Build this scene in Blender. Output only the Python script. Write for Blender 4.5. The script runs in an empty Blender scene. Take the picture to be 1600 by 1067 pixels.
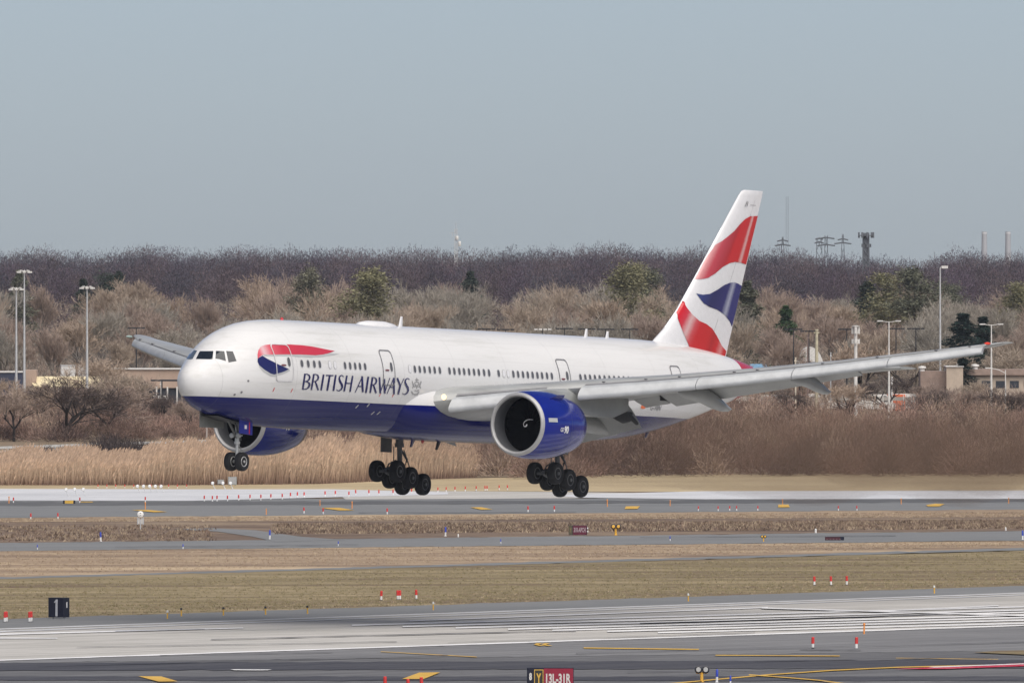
import bpy, bmesh, math, random
import numpy as np
from mathutils import Vector, Matrix
from mathutils.geometry import delaunay_2d_cdt

random.seed(7)
rng = np.random.default_rng(7)
C = bpy.context.scene
col = C.collection

# ---------------------------------------------------------------- camera
CAM_H, FOC, YH = 22.0, 26850.0, 385.0           # metres above the field, focal length and horizon row (1600 px picture)
PITCH = math.atan((533.5 - YH) / FOC)
cam_d = bpy.data.cameras.new('camera')
cam_d.sensor_width = 36.0
cam_d.lens = 36.0 * FOC / 1600.0
cam_d.clip_start, cam_d.clip_end = 1.0, 40000.0
cam = bpy.data.objects.new('camera', cam_d)
col.objects.link(cam)
cam.location = (0, 0, CAM_H)
cam.rotation_euler = (math.radians(90) - PITCH, 0, 0)
C.camera = cam

# ---------------------------------------------------------------- sky, sun, exposure
HAZE = 0.18e-4
SUN_EL, SUN_AZ = math.radians(54), math.radians(155)      # azimuth clockwise from +Y: behind the camera, to the right
w = bpy.data.worlds.new('World')
C.world = w
w.use_nodes = True
nt = w.node_tree
nt.nodes.clear()
out = nt.nodes.new('ShaderNodeOutputWorld')
bg = nt.nodes.new('ShaderNodeBackground')
sky = nt.nodes.new('ShaderNodeTexSky')
sky.sky_type = 'NISHITA'
sky.sun_disc = False
sky.sun_elevation = SUN_EL
sky.sun_rotation = SUN_AZ
sky.air_density, sky.dust_density, sky.ozone_density = 0.5, 0.47, 1.0
mulc = nt.nodes.new('ShaderNodeMix')
mulc.data_type = 'RGBA'
mulc.blend_type = 'MULTIPLY'
mulc.inputs[0].default_value = 1.0
nt.links.new(sky.outputs[0], mulc.inputs[6])
SKY_TINT = (0.685, 0.66, 0.69, 1)
mulc.inputs[7].default_value = SKY_TINT
nt.links.new(mulc.outputs[2], bg.inputs[0])
bg.inputs[1].default_value = 0.1
nt.links.new(bg.outputs[0], out.inputs[0])
sd = bpy.data.lights.new('sun', 'SUN')
sd.energy = 3.7
sd.angle = math.radians(80)
sd.color = (1.0, 0.935, 0.85)
so = bpy.data.objects.new('sun', sd)
col.objects.link(so)
sdir = Vector((math.sin(SUN_AZ) * math.cos(SUN_EL), math.cos(SUN_AZ) * math.cos(SUN_EL), math.sin(SUN_EL)))
so.rotation_euler = sdir.to_track_quat('Z', 'Y').to_euler()
vs = C.view_settings
vs.view_transform, vs.look, vs.gamma, vs.use_curve_mapping = 'Standard', 'None', 1.0, False
vs.exposure = 0.34
C.cycles.volume_bounces = 0
C.cycles.max_bounces = 6
C.cycles.use_denoising = True

# ---------------------------------------------------------------- helpers
def pxray(px, py):
    u, v = (px - 800) / FOC, (533.5 - py) / FOC
    return np.array([u, math.cos(PITCH) + v * math.sin(PITCH), -math.sin(PITCH) + v * math.cos(PITCH)])
CAMP = np.array([0, 0, CAM_H])
def G(px, py, z=0.0):                      # the point of the field seen at a picture position
    d = pxray(px, py)
    t = (z - CAM_H) / d[2]
    return tuple(CAMP + d * t)
def AD(px, py, dist):                      # the point at that distance from the camera
    d = pxray(px, py)
    return tuple(CAMP + d * (dist / d[1]))
def xat(px, dist):
    return (px - 800) / FOC * dist
def ydist(py):                             # distance of the field seen at a picture row
    return G(800, py)[1]

class Mat:
    def __init__(s, name, base=(.5, .5, .5), rough=.6, metal=0.0, coat=0.0, spec=.5):
        s.m = bpy.data.materials.new(name)
        s.m.use_nodes = True
        s.nt = s.m.node_tree
        s.b = s.nt.nodes['Principled BSDF']
        s.b.inputs['Base Color'].default_value = (*base, 1)
        s.b.inputs['Roughness'].default_value = rough
        s.b.inputs['Metallic'].default_value = metal
        s.b.inputs['Coat Weight'].default_value = coat
        s.b.inputs['Specular IOR Level'].default_value = spec
    def n(s, t, **kw):
        nd = s.nt.nodes.new(t)
        for k, v in kw.items():
            setattr(nd, k, v)
        return nd
    def l(s, a, b):
        s.nt.links.new(a, b)
    def math(s, op, a, b=None, c=None):
        nd = s.n('ShaderNodeMath', operation=op)
        for i, v in enumerate((a, b, c)):
            if v is None: continue
            if isinstance(v, (int, float)): nd.inputs[i].default_value = v
            else: s.l(v, nd.inputs[i])
        return nd.outputs[0]
    def noise(s, scale, detail=4, rough=.6, coord='Object', stretch=(1, 1, 1)):
        tc = s.n('ShaderNodeTexCoord')
        mp = s.n('ShaderNodeMapping')
        mp.inputs['Scale'].default_value = stretch
        s.l(tc.outputs[coord], mp.inputs[0])
        nz = s.n('ShaderNodeTexNoise')
        nz.inputs['Scale'].default_value = scale
        nz.inputs['Detail'].default_value = detail
        nz.inputs['Roughness'].default_value = rough
        s.l(mp.outputs[0], nz.inputs['Vector'])
        return nz.outputs['Fac']
    def ramp(s, fac, stops, interp='LINEAR'):
        r = s.n('ShaderNodeValToRGB')
        r.color_ramp.interpolation = interp
        e = r.color_ramp.elements
        while len(e) < len(stops): e.new(.5)
        for i, (p, c) in enumerate(stops):
            e[i].position = p
            e[i].color = (*c, 1) if len(c) == 3 else c
        s.l(fac, r.inputs[0])
        return r.outputs[0]
    def mix(s, fac, a, b, blend='MIX'):
        m = s.n('ShaderNodeMix', data_type='RGBA', blend_type=blend)
        for i, v in ((0, fac), (6, a), (7, b)):
            if isinstance(v, (int, float)): m.inputs[i].default_value = v
            elif isinstance(v, tuple): m.inputs[i].default_value = (*v[:3], 1)
            else: s.l(v, m.inputs[i])
        return m.outputs[2]
    def color(s, sock):
        s.l(sock, s.b.inputs['Base Color'])
        return s
    def bump(s, fac, strength=.3, dist=.05):
        b = s.n('ShaderNodeBump')
        b.inputs['Strength'].default_value = strength
        b.inputs['Distance'].default_value = dist
        s.l(fac, b.inputs['Height'])
        s.l(b.outputs[0], s.b.inputs['Normal'])
        return s

def simple(name, base, rough=.6, metal=0.0, coat=0.0, vary=.12, scale=3.0):
    m = Mat(name, base, rough, metal, coat)
    f = m.noise(scale, 3)
    lo = tuple(c * (1 - vary) for c in base)
    hi = tuple(min(1, c * (1 + vary)) for c in base)
    m.color(m.ramp(f, [(.3, lo), (.7, hi)]))
    return m.m

def attr_mat(name, rough=.8, translucent=False):
    m = Mat(name, rough=rough, spec=.2)
    a = m.n('ShaderNodeAttribute', attribute_name='tint')
    m.color(a.outputs['Color'])
    return m.m

def tag(o, label=None, cat=None, group=None, kind=None):
    if label: o['label'] = label
    if cat: o['category'] = cat
    if group: o['group'] = group
    if kind: o['kind'] = kind
    return o

def link(name, me, parent=None, loc=None):
    o = bpy.data.objects.new(name, me)
    col.objects.link(o)
    if parent is not None: o.parent = parent
    if loc is not None: o.location = loc
    return o
def empty(name, loc=(0, 0, 0), rz=0):
    o = bpy.data.objects.new(name, None)
    col.objects.link(o)
    o.location = loc
    o.rotation_euler.z = rz
    o.empty_display_size = .5
    return o
def children_of(o):
    return [c for c in col.objects if c.parent == o]
def copy_tree(o, parent=None):
    c = o.copy()
    col.objects.link(c)
    if parent is not None: c.parent = parent
    for ch in KIDS.get(o.name, None) or list(o.children):
        copy_tree(ch, c)
    return c
KIDS = {}

class MB:
    """collects shapes and links them as one mesh object"""
    def __init__(s):
        s.v, s.f, s.mi = [], [], []
        s.cur = 0
    def mat(s, i):
        s.cur = i
        return s
    def add(s, vs_, fs):
        o = len(s.v)
        s.v += [tuple(map(float, p)) for p in vs_]
        for f in fs:
            s.f.append(tuple(i + o for i in f))
            s.mi.append(s.cur)
    def box(s, c, d, R=None):
        x, y, z = d[0] / 2, d[1] / 2, d[2] / 2
        P = [Vector((a * x, b * y, e * z)) for a in (-1, 1) for b in (-1, 1) for e in (-1, 1)]
        if R is not None: P = [R @ p for p in P]
        s.add([p + Vector(c) for p in P], [(0, 1, 3, 2), (4, 6, 7, 5), (0, 4, 5, 1), (2, 3, 7, 6), (0, 2, 6, 4), (1, 5, 7, 3)])
    def bevbox(s, c, d, b=.02):
        x, y, z = d[0] / 2, d[1] / 2, d[2] / 2
        b = min(b, x * .9, y * .9)
        pr = [(-x + b, -y), (x - b, -y), (x, -y + b), (x, y - b), (x - b, y), (-x + b, y), (-x, y - b), (-x, -y + b)]
        n = 8
        s.add([(c[0] + p[0], c[1] + p[1], c[2] + q) for q in (-z, z) for p in pr],
              [tuple(range(n))[::-1], tuple(range(n, 2 * n))] + [(i, (i + 1) % n, n + (i + 1) % n, n + i) for i in range(n)])
    def rings(s, rings, cap=True, close=True):
        n = len(rings[0])
        vs_, fs = [p for r in rings for p in r], []
        for i in range(len(rings) - 1):
            for j in range(n if close else n - 1):
                k = (j + 1) % n
                fs.append((i * n + j, i * n + k, (i + 1) * n + k, (i + 1) * n + j))
        if cap:
            fs.append(tuple(range(n))[::-1])
            fs.append(tuple((len(rings) - 1) * n + j for j in range(n)))
        s.add(vs_, fs)
    def tube(s, pts, rad, n=10, cap=True):
        pts = [Vector(p) for p in pts]
        if isinstance(rad, (int, float)): rad = [rad] * len(pts)
        R = []
        for i, p in enumerate(pts):
            t = (pts[min(i + 1, len(pts) - 1)] - pts[max(i - 1, 0)]).normalized()
            a = t.orthogonal().normalized() if abs(t.z) > .99 else t.cross(Vector((0, 0, 1))).normalized()
            b = t.cross(a)
            R.append([p + (a * math.cos(2 * math.pi * k / n) + b * math.sin(2 * math.pi * k / n)) * rad[i] for k in range(n)])
        s.rings(R, cap)
    def lathe(s, prof, c, axis='Z', n=32, cap=True):
        R = []
        for a, r in prof:
            ring = []
            for k in range(n):
                t = 2 * math.pi * k / n
                u, v = r * math.cos(t), r * math.sin(t)
                p = {'Z': (u, v, a), 'Y': (u, a, v), 'X': (a, u, v)}[axis]
                ring.append((c[0] + p[0], c[1] + p[1], c[2] + p[2]))
            R.append(ring)
        s.rings(R, cap)
    def prism(s, poly, z0, z1, f=lambda x, y, z: (x, y, z)):
        n = len(poly)
        s.add([f(p[0], p[1], z) for z in (z0, z1) for p in poly],
              [tuple(range(n))[::-1], tuple(range(n, 2 * n))] + [(i, (i + 1) % n, n + (i + 1) % n, n + i) for i in range(n)])
    def build(s, name, mats, parent=None, loc=None, smooth=None, recalc=True):
        me = bpy.data.meshes.new(name)
        me.from_pydata(s.v, [], s.f)
        if not isinstance(mats, (list, tuple)): mats = [mats]
        for m in mats: me.materials.append(m)
        me.polygons.foreach_set('material_index', s.mi)
        if recalc:
            bm = bmesh.new()
            bm.from_mesh(me)
            bmesh.ops.recalc_face_normals(bm, faces=bm.faces)
            bm.to_mesh(me)
            bm.free()
        me.update()
        if smooth:
            me.polygons.foreach_set('use_smooth', [True] * len(me.polygons))
            me.set_sharp_from_angle(angle=math.radians(smooth))
        return link(name, me, parent, loc)

def npmesh(name, V, F, mat, cols=None, parent=None, loc=None):
    """large mesh from numpy arrays; F is (n,3) or (n,4); cols one colour per vertex"""
    V = np.asarray(V, dtype=np.float32)
    F = np.asarray(F, dtype=np.int32)
    k = F.shape[1]
    me = bpy.data.meshes.new(name)
    me.vertices.add(len(V))
    me.vertices.foreach_set('co', V.ravel())
    me.loops.add(F.size)
    me.loops.foreach_set('vertex_index', F.ravel())
    me.polygons.add(len(F))
    me.polygons.foreach_set('loop_start', np.arange(0, F.size, k, dtype=np.int32))
    if cols is not None:
        a = me.color_attributes.new('tint', 'FLOAT_COLOR', 'POINT')
        c4 = np.ones((len(V), 4), dtype=np.float32)
        c4[:, :3] = cols
        a.data.foreach_set('color', c4.ravel())
    me.update(calc_edges=True)
    me.materials.append(mat)
    if name is None: return me
    return link(name, me, parent, loc)

# ================================================================ SETTING: the field
def field_mat(name, stops, scales=(.03, .35, 3.0), weights=(.45, .35, .2), rough=.95, bump=.0, stretch=(1, 1, 1), along=None, joints=False, streak=(80, 1.6)):
    m = Mat(name, rough=rough, spec=.15)
    tot = None
    for sc, wt in zip(scales, weights):
        f = m.math('MULTIPLY', m.noise(sc, 5, .65, stretch=stretch), wt)
        tot = f if tot is None else m.math('ADD', tot, f)
    if along is not None:                 # worn streaks that run with the traffic
        tc_ = m.n('ShaderNodeTexCoord'); mp_ = m.n('ShaderNodeMapping')
        mp_.vector_type = 'TEXTURE'
        mp_.inputs['Rotation'].default_value = (0, 0, along)
        mp_.inputs['Scale'].default_value = (streak[0], streak[1], 1)
        m.l(tc_.outputs['Object'], mp_.inputs[0])
        nz_ = m.n('ShaderNodeTexNoise'); nz_.inputs['Scale'].default_value = 1.0; nz_.inputs['Detail'].default_value = 6; nz_.inputs['Roughness'].default_value = .7
        m.l(mp_.outputs[0], nz_.inputs['Vector'])
        tot = m.math('ADD', m.math('MULTIPLY', tot, .5), m.math('MULTIPLY', nz_.outputs['Fac'], .5))
    cc = m.ramp(tot, stops)
    if joints:
        tc_ = m.n('ShaderNodeTexCoord'); mp_ = m.n('ShaderNodeMapping')
        mp_.vector_type = 'TEXTURE'
        mp_.inputs['Rotation'].default_value = (0, 0, along or 0)
        m.l(tc_.outputs['Object'], mp_.inputs[0])
        bk = m.n('ShaderNodeTexBrick'); bk.offset = 0
        bk.inputs['Scale'].default_value = 1.0; bk.inputs['Brick Width'].default_value = 7.6; bk.inputs['Row Height'].default_value = 7.6
        bk.inputs['Mortar Size'].default_value = .09; bk.inputs['Color1'].default_value = (1, 1, 1, 1); bk.inputs['Color2'].default_value = (.88, .88, .87, 1); bk.inputs['Mortar'].default_value = (.45, .45, .45, 1)
        m.l(mp_.outputs[0], bk.inputs['Vector'])
        cc = m.mix(.8, cc, bk.outputs['Color'], 'MULTIPLY')
    m.color(cc)
    if bump: m.bump(m.noise(6, 4), bump, .1)
    return m.m

RWY = math.atan2(math.cos(.5560), math.sin(.5560))      # the runway runs with the airliner's heading
M_soil = field_mat('field_soil', [(.38, (.115, .085, .055)), (.5, (.19, .145, .10)), (.62, (.27, .21, .145))])
M_tan = field_mat('dry_grass_tan', [(.40, (.15, .105, .075)), (.46, (.23, .17, .12)), (.51, (.32, .24, .165)), (.60, (.48, .375, .25))], along=math.radians(3), streak=(70, 9))
M_olive = field_mat('grass_olive', [(.40, (.13, .085, .062)), (.455, (.17, .13, .082)), (.51, (.215, .175, .098)), (.58, (.32, .255, .16))], along=math.radians(12), streak=(60, 8))
M_rough = field_mat('rough_heath', [(.38, (.085, .06, .045)), (.5, (.165, .12, .09)), (.6, (.29, .225, .155))], scales=(.08, .7, 4), along=math.radians(4), streak=(30, 8))
M_straw = field_mat('straw', [(.38, (.30, .235, .15)), (.5, (.40, .32, .20)), (.62, (.50, .41, .26))])
M_asph_d = field_mat('asphalt_dark', [(.36, (.09, .091, .095)), (.5, (.13, .13, .134)), (.64, (.19, .19, .193))], scales=(.05, .5, 8), rough=.8, along=RWY)
M_asph_m = field_mat('asphalt_grey', [(.36, (.14, .145, .15)), (.5, (.185, .19, .192)), (.64, (.235, .235, .235))], scales=(.06, .6, 8), rough=.85, along=math.radians(4))
M_conc = field_mat('runway_concrete', [(.34, (.29, .282, .265)), (.44, (.40, .39, .365)), (.54, (.48, .465, .44)), (.66, (.58, .565, .54))], scales=(.05, .5, 6), rough=.85, along=RWY, joints=True)
M_conc_l = field_mat('pale_concrete', [(.36, (.42, .43, .45)), (.5, (.52, .53, .55)), (.64, (.62, .63, .65))], scales=(.08, .8, 6), rough=.85)
M_white = field_mat('white_marking', [(.36, (.52, .52, .52)), (.5, (.72, .72, .72)), (.64, (.82, .82, .82))], scales=(.3, 2, 8), rough=.7)
M_yellow = field_mat('yellow_marking', [(.36, (.36, .22, .07)), (.5, (.58, .36, .07)), (.64, (.68, .45, .12))], scales=(.3, 2, 8), rough=.7)
M_redp = field_mat('red_marking', [(.36, (.32, .02, .045)), (.5, (.48, .035, .07)), (.64, (.60, .20, .24))], scales=(.5, 2, 8), rough=.7)
M_rubber = field_mat('rubber_streaks', [(.36, (.045, .045, .053)), (.5, (.065, .065, .074)), (.64, (.10, .10, .106))], scales=(.05, .6, 5), rough=.75, along=RWY)

def sheet(name, pts, mat, level, step=None):
    """a strip of ground given by its outline in the picture; level counts the sheets below it"""
    z = level * .012
    me = bpy.data.meshes.new(name)
    P = [G(px, py, z) for px, py in pts]
    me.from_pydata(P, [], [tuple(range(len(P)))])
    me.materials.append(mat)
    me.update()
    bm = bmesh.new(); bm.from_mesh(me)
    bmesh.ops.triangulate(bm, faces=bm.faces)
    for f in bm.faces:
        if f.normal.z < 0: f.normal_flip()
    bm.to_mesh(me); bm.free()
    o = link(name, me)
    return tag(o, kind='structure')

me = bpy.data.meshes.new('ground')
me.from_pydata([(-4000, -500, 0), (4000, -500, 0), (4000, 13000, 0), (-4000, 13000, 0)], [], [(0, 1, 2, 3)])
me.materials.append(M_soil)
tag(link('ground', me), kind='structure')

L, R_ = -1500, 2450
JR = random.Random(5)
def band(name, a, b, mat, level, L=L, rag=.32):
    """strip between two lines; each line (y at x=0, y at x=1600); rag roughens the edges"""
    f = lambda q, x: q[0] + (q[1] - q[0]) * x / 1600
    xs_ = [L + (R_ - L) * i / 200 for i in range(201)] if rag else [L, R_]
    top_ = [(x, f(a, x) + JR.gauss(0, rag)) for x in xs_]
    bot_ = [(x, f(b, x) + JR.gauss(0, rag)) for x in xs_[::-1]]
    return sheet(name, top_ + bot_, mat, level)
band('grass_field', (903, 857), (967.5, 915), M_olive, 1)
band('grass_verge', (860, 845), (903.5, 860), M_tan, 1)
band('service_road', (901.5, 855.5), (904.2, 859), M_asph_m, 2)
band('taxiway', (848, 829), (860.5, 844), M_asph_m, 2)
band('heath', (814, 806), (848, 829), M_rough, 1)
band('mown_strip', (808, 795), (815, 807), M_tan, 2)
band('far_runway', (779, 778), (808.5, 795.5), M_asph_m, 3)
band('far_runway_rubber', (784, 779.5), (790, 784), field_mat('worn_rubber', [(.36, (.075, .077, .08)), (.5, (.11, .112, .114)), (.64, (.16, .16, .16))], scales=(.02, .2, 5), rough=.8), 4)
sheet('pale_apron', [(L, 760), (300, 764), (520, 764), (700, 769), (700, 772), (540, 776), (300, 782), (L, 780)], M_conc_l, 5)
sheet('pale_overrun', [(860, 773), (1100, 767), (R_, 764), (R_, 778), (1600, 779), (1100, 779.5), (900, 777)], M_conc_l, 5)
sheet('grey_overrun', [(520, 765), (700, 767), (870, 768), (1000, 770), (900, 778), (540, 780)], M_conc, 4)
sheet('straw_strip', [(L, 757), (300, 757), (700, 748), (1000, 741), (R_, 738), (R_, 766), (1100, 768), (700, 767), (300, 764.5), (L, 764)], M_straw, 2)
sheet('taxi_spur', [(270, 826), (330, 824.5), (400, 828), (470, 838), (540, 843), (430, 846), (395, 838), (340, 830)], M_asph_m, 3)
# the runway in front
band('runway_shoulder', (967, 914.5), (985, 930), M_asph_m, 2)
band('runway', (981, 925), (1031, 976.5), M_conc, 3, rag=.0)
band('foreground_asphalt', (1031, 976.5), (1500, 1500), M_asph_d, 2, rag=.0)
band('asphalt_near_edge', (1032, 977.5), (1035, 1016), field_mat('asphalt_mid', [(.36, (.13, .132, .135)), (.5, (.18, .18, .184)), (.64, (.24, .24, .242))], scales=(.05, .5, 8), rough=.8, along=RWY), 3, L=-120)
band('rubber_band', (1035, 1030), (1047, 1043), M_rubber, 4)
band('rubber_band_near', (1056, 1056), (1062, 1063), M_rubber, 4)
band('runway_edge_line', (1029.8, 975.3), (1031.5, 977.2), M_white, 5, rag=.10)
# worn white paint along the far edge of the runway
for a, b in (((981.5, 925.5), (983.0, 926.6)), ((985.2, 928.6), (986.6, 929.4))):
    band('runway_far_line', a, b, M_conc_l, 5, rag=.10)
def seg(name, p, q, t0, t1, mat, level):
    return sheet(name, [p, (q[0], q[1]), (q[0], q[1] + t1), (p[0], p[1] + t0)], mat, level)
k = 0
for (x0, y0, x1, y1) in [(550, 976, 1640, 946.0), (629, 978, 1700, 949.5), (712, 980.3, 1700, 953), (794, 982.3, 1700, 957.2),
                         (863, 984, 1700, 961.2), (949, 985.6, 1700, 965.4), (1028, 987.6, 1700, 970.4)]:
    seg('threshold_bar', (x0, y0 - .9), (x1, y1 - .9), 2.0, 2.0, M_white, 6 + k % 2)
    k += 1
seg('threshold_bar', (640, 968.5), (1200, 947.5), 1.6, 1.6, M_white, 6)
seg('crossing_line', (1190, 948.2), (1700, 963), 1.7, 1.9, M_white, 9)
seg('worn_marking', (-40, 990), (380, 979.6), 2.4, 1.5, M_white, 6)
seg('worn_marking', (180, 984.0), (320, 981.6), 2.0, .8, M_conc_l, 7)
seg('worn_marking', (-40, 995), (90, 995.8), 2.0, 1.2, M_white, 6)
seg('worn_marking', (1400, 952), (1560, 944.8), 1.3, 1.3, M_white, 7)
seg('taxi_line', (912, 1010.7), (1092, 1013), 1.5, 1.6, M_yellow, 6)
seg('taxi_line', (595, 1017), (745, 1025.2), .7, .9, M_yellow, 6)
seg('taxi_line', (1118, 1022.3), (1312, 1023.4), 1.2, 1.2, M_yellow, 6)
seg('taxi_line', (1400, 1027), (1560, 1029), .6, .6, M_yellow, 6)
P = [(1000, 1071), (1100, 1061.5), (1200, 1052.6), (1300, 1045.6), (1400, 1041), (1500, 1038.5), (1700, 1035.5)]
sheet('taxi_curve', P + [(x, y + 1.6) for x, y in P[::-1]], M_yellow, 6)
P = [(1170, 1052.6), (1230, 1057), (1280, 1061.2), (1330, 1068)]
sheet('taxi_curve', P + [(x, y + 1.4) for x, y in P[::-1]], M_yellow, 8)
sheet('holding_marking', [(1395, 1044.5), (1600, 1035.3), (1720, 1031.5), (1720, 1035), (1600, 1040), (1480, 1044.2)], M_redp, 7)
sheet('holding_number', [(1450, 1041.2), (1560, 1037.2), (1640, 1034.4), (1640, 1035.3), (1560, 1038.3), (1460, 1042)], M_white, 8)
sheet('yellow_arrow_mark', [(216, 1055.6), (252, 1056), (278, 1063.6), (248, 1064.2)], M_yellow, 7)
sheet('yellow_arrow_mark', [(628, 1060), (655, 1050), (688, 1049.6), (662, 1060)], M_yellow, 7)
sheet('white_dash', [(360, 1045), (425, 1045.2), (418, 1046.3), (366, 1046.2)], M_white, 7)
for x in (838, 850):
    sheet('yellow_chevron', [(x, 1004.3), (x + 10, 1004.2), (x + 3, 1006.2), (x + 14, 1008.2), (x + 4, 1008.2), (x - 4, 1006.2)], M_yellow, 7)
sheet('turf_patch', [(1520, 1018.5), (1560, 1016), (1720, 1013), (1720, 1020), (1600, 1022)], M_olive, 7)
# sealed cracks and rubber marks
for (x0, y0, x1, y1, t_) in [(120, 1010, 620, 1001.5, .5), (700, 1003, 1180, 987.5, .45), (60, 1040, 700, 1022.6, .5), (900, 1019.6, 1650, 1001, .5), (250, 1022.4, 520, 1018.2, .4), (1180, 1032, 1600, 1024, .5), (980, 1049, 1300, 1043.6, .5),
                         (330, 997.6, 900, 984, .9), (1000, 973, 1500, 957.6, 1.0), (1250, 1013.8, 1345, 1014.6, .8), (560, 800.2, 900, 799.4, .4), (1000, 838.4, 1400, 836.0, .4), (180, 853.6, 560, 850.2, .4)]:
    n_ = 14
    tp = [(x0 + (x1 - x0) * i / n_, y0 + (y1 - y0) * i / n_ + JR.gauss(0, .16)) for i in range(n_ + 1)]
    sheet('sealed_crack', tp + [(x, y + t_ * JR.uniform(.5, 1.2)) for x, y in tp[::-1]], M_rubber, 8)
# yellow marks on the far runway
for pts in ([(205, 796.3), (232, 796.2), (262, 799.3), (240, 799.8)], [(500, 793), (530, 792.8), (554, 796.6), (530, 797)],
            [(735, 792.2), (752, 792), (770, 795.4), (752, 795.9)], [(978, 790.6), (1000, 790.4), (996, 794.6), (976, 794.8)],
            [(1216, 788), (1232, 787.8), (1234, 792), (1216, 792.3)], [(1447, 788.6), (1462, 786.4), (1476, 787), (1468, 790.6), (1450, 790.8)],
            [(125, 783.4), (145, 783.4), (145, 784.4), (126, 784.4)]):
    sheet('yellow_runway_mark', pts, M_yellow, 7)

# ================================================================ THE AIRLINER
HD, PI_, RO = .5560, .033, -.004
fw = Vector((-math.sin(HD) * math.cos(PI_), -math.cos(HD) * math.cos(PI_), math.sin(PI_)))
lf = Vector((0, 0, 1)).cross(fw).normalized()
up = fw.cross(lf)
lf, up = lf * math.cos(RO) + up * math.sin(RO), -lf * math.sin(RO) + up * math.cos(RO)
ACP = Vector((-2.9, 1000.0, 14.05))
plane = empty('airliner')
ACM = Matrix(((fw.x, lf.x, up.x, ACP.x), (fw.y, lf.y, up.y, ACP.y), (fw.z, lf.z, up.z, ACP.z), (0, 0, 0, 1)))
plane.matrix_world = ACM
tag(plane, 'white and dark blue twin-engine passenger jet with wheels down about to land', 'airliner')
ACI = np.array(ACM.inverted())
def A(x, y, z):                    # station aft of the nose, port, up -> the root's frame
    return (30.0 - x, y, z)
def ac_ray(px, py):
    d = pxray(px, py)
    o = ACI[:3, :3] @ CAMP + ACI[:3, 3]
    dd = ACI[:3, :3] @ d
    return np.array([30 - o[0], o[1], o[2]]), np.array([-dd[0], dd[1], dd[2]])
def at_y(px, py, y):
    o, d = ac_ray(px, py)
    return o + d * ((y - o[1]) / d[1])

# fuselage stations: x, half width, top, bottom, height of the widest line
FS = np.array([
    [0.00, .001, -.62, -.64, -.63], [.30, .01, -.60, -.68, -.64], [.34, .22, -.36, -.94, -.65], [.45, .44, -.14, -1.18, -.66], [.70, .74, .12, -1.52, -.67],
    [1.05, .98, .36, -1.80, -.67], [1.55, 1.28, .68, -2.05, -.63], [2.1, 1.57, 1.02, -2.24, -.57], [2.7, 1.84, 1.42, -2.40, -.50],
    [3.3, 2.08, 1.80, -2.54, -.42], [4.1, 2.36, 2.20, -2.68, -.30], [5.0, 2.57, 2.54, -2.80, -.18], [6.2, 2.78, 2.84, -2.92, -.08],
    [7.6, 2.95, 3.02, -3.02, -.02], [9.2, 3.06, 3.09, -3.08, 0], [11, 3.10, 3.10, -3.10, 0], [14, 3.1, 3.1, -3.1, 0], [42, 3.1, 3.1, -3.1, 0],
    [44, 3.09, 3.1, -3.04, .03], [46.5, 3.04, 3.1, -2.88, .10], [49, 2.92, 3.09, -2.58, .24], [51.5, 2.72, 3.03, -2.16, .42],
    [54, 2.42, 2.90, -1.66, .60], [56.5, 2.04, 2.70, -1.10, .80], [58.5, 1.66, 2.47, -.60, .94], [60.3, 1.22, 2.20, -.22, 1.05],
    [61.6, .80, 2.02, .10, 1.10], [62.5, .42, 1.86, .36, 1.12], [62.85, .16, 1.66, .62, 1.15]])
def fsec(x):
    return [np.interp(x, FS[:, 0], FS[:, k]) for k in (1, 2, 3, 4)]
# smooth the station table with a monotone resample
def smooth_sec(x):
    if x < 1.4 or x > 62: return fsec(x)
    h = .35 if x < 12 else .9
    h = min(h, x, 62.85 - x)
    a = [fsec(x + h * t) for t in (-1, -.5, 0, .5, 1)]
    return [(p + 2 * q + 2 * r + 2 * s + t) / 8 for p, q, r, s, t in zip(*a)]
def F_in(P):
    wd, zt, zb, zm = smooth_sec(float(P[0])) if 0 <= P[0] <= 62.85 else (.001, 0, 0, 0)
    h = (zt - zm) if P[2] > zm else (zm - zb)
    return math.sqrt((P[1] / wd) ** 2 + ((P[2] - zm) / max(h, .001)) ** 2) - 1
def fus_hit(px, py, off=.0):
    o, d = ac_ray(px, py)
    d = d / np.linalg.norm(d)
    t0 = (6.0 - o[1]) / d[1]
    ts = np.linspace(t0, t0 + 22, 180)
    prev = F_in(o + d * ts[0])
    for i in range(1, len(ts)):
        f = F_in(o + d * ts[i])
        if f < 0 <= prev:
            a, b = ts[i - 1], ts[i]
            for _ in range(18):
                m = (a + b) / 2
                if F_in(o + d * m) > 0: a = m
                else: b = m
            return fus_off(o + d * a, off)
        prev = f
    return None
def fus_off(P, off):
    e = .02
    g = np.array([F_in(P + np.eye(3)[i] * e) - F_in(P - np.eye(3)[i] * e) for i in range(3)])
    return P + g / np.linalg.norm(g) * off
def fus_y(x, z):
    wd, zt, zb, zm = smooth_sec(x)
    h = (zt - zm) if z > zm else (zm - zb)
    return wd * math.sqrt(max(0, 1 - ((z - zm) / h) ** 2))
def fus_pt(x, z, off):
    return fus_off(np.array([x, fus_y(x, z), z]), off)

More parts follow.
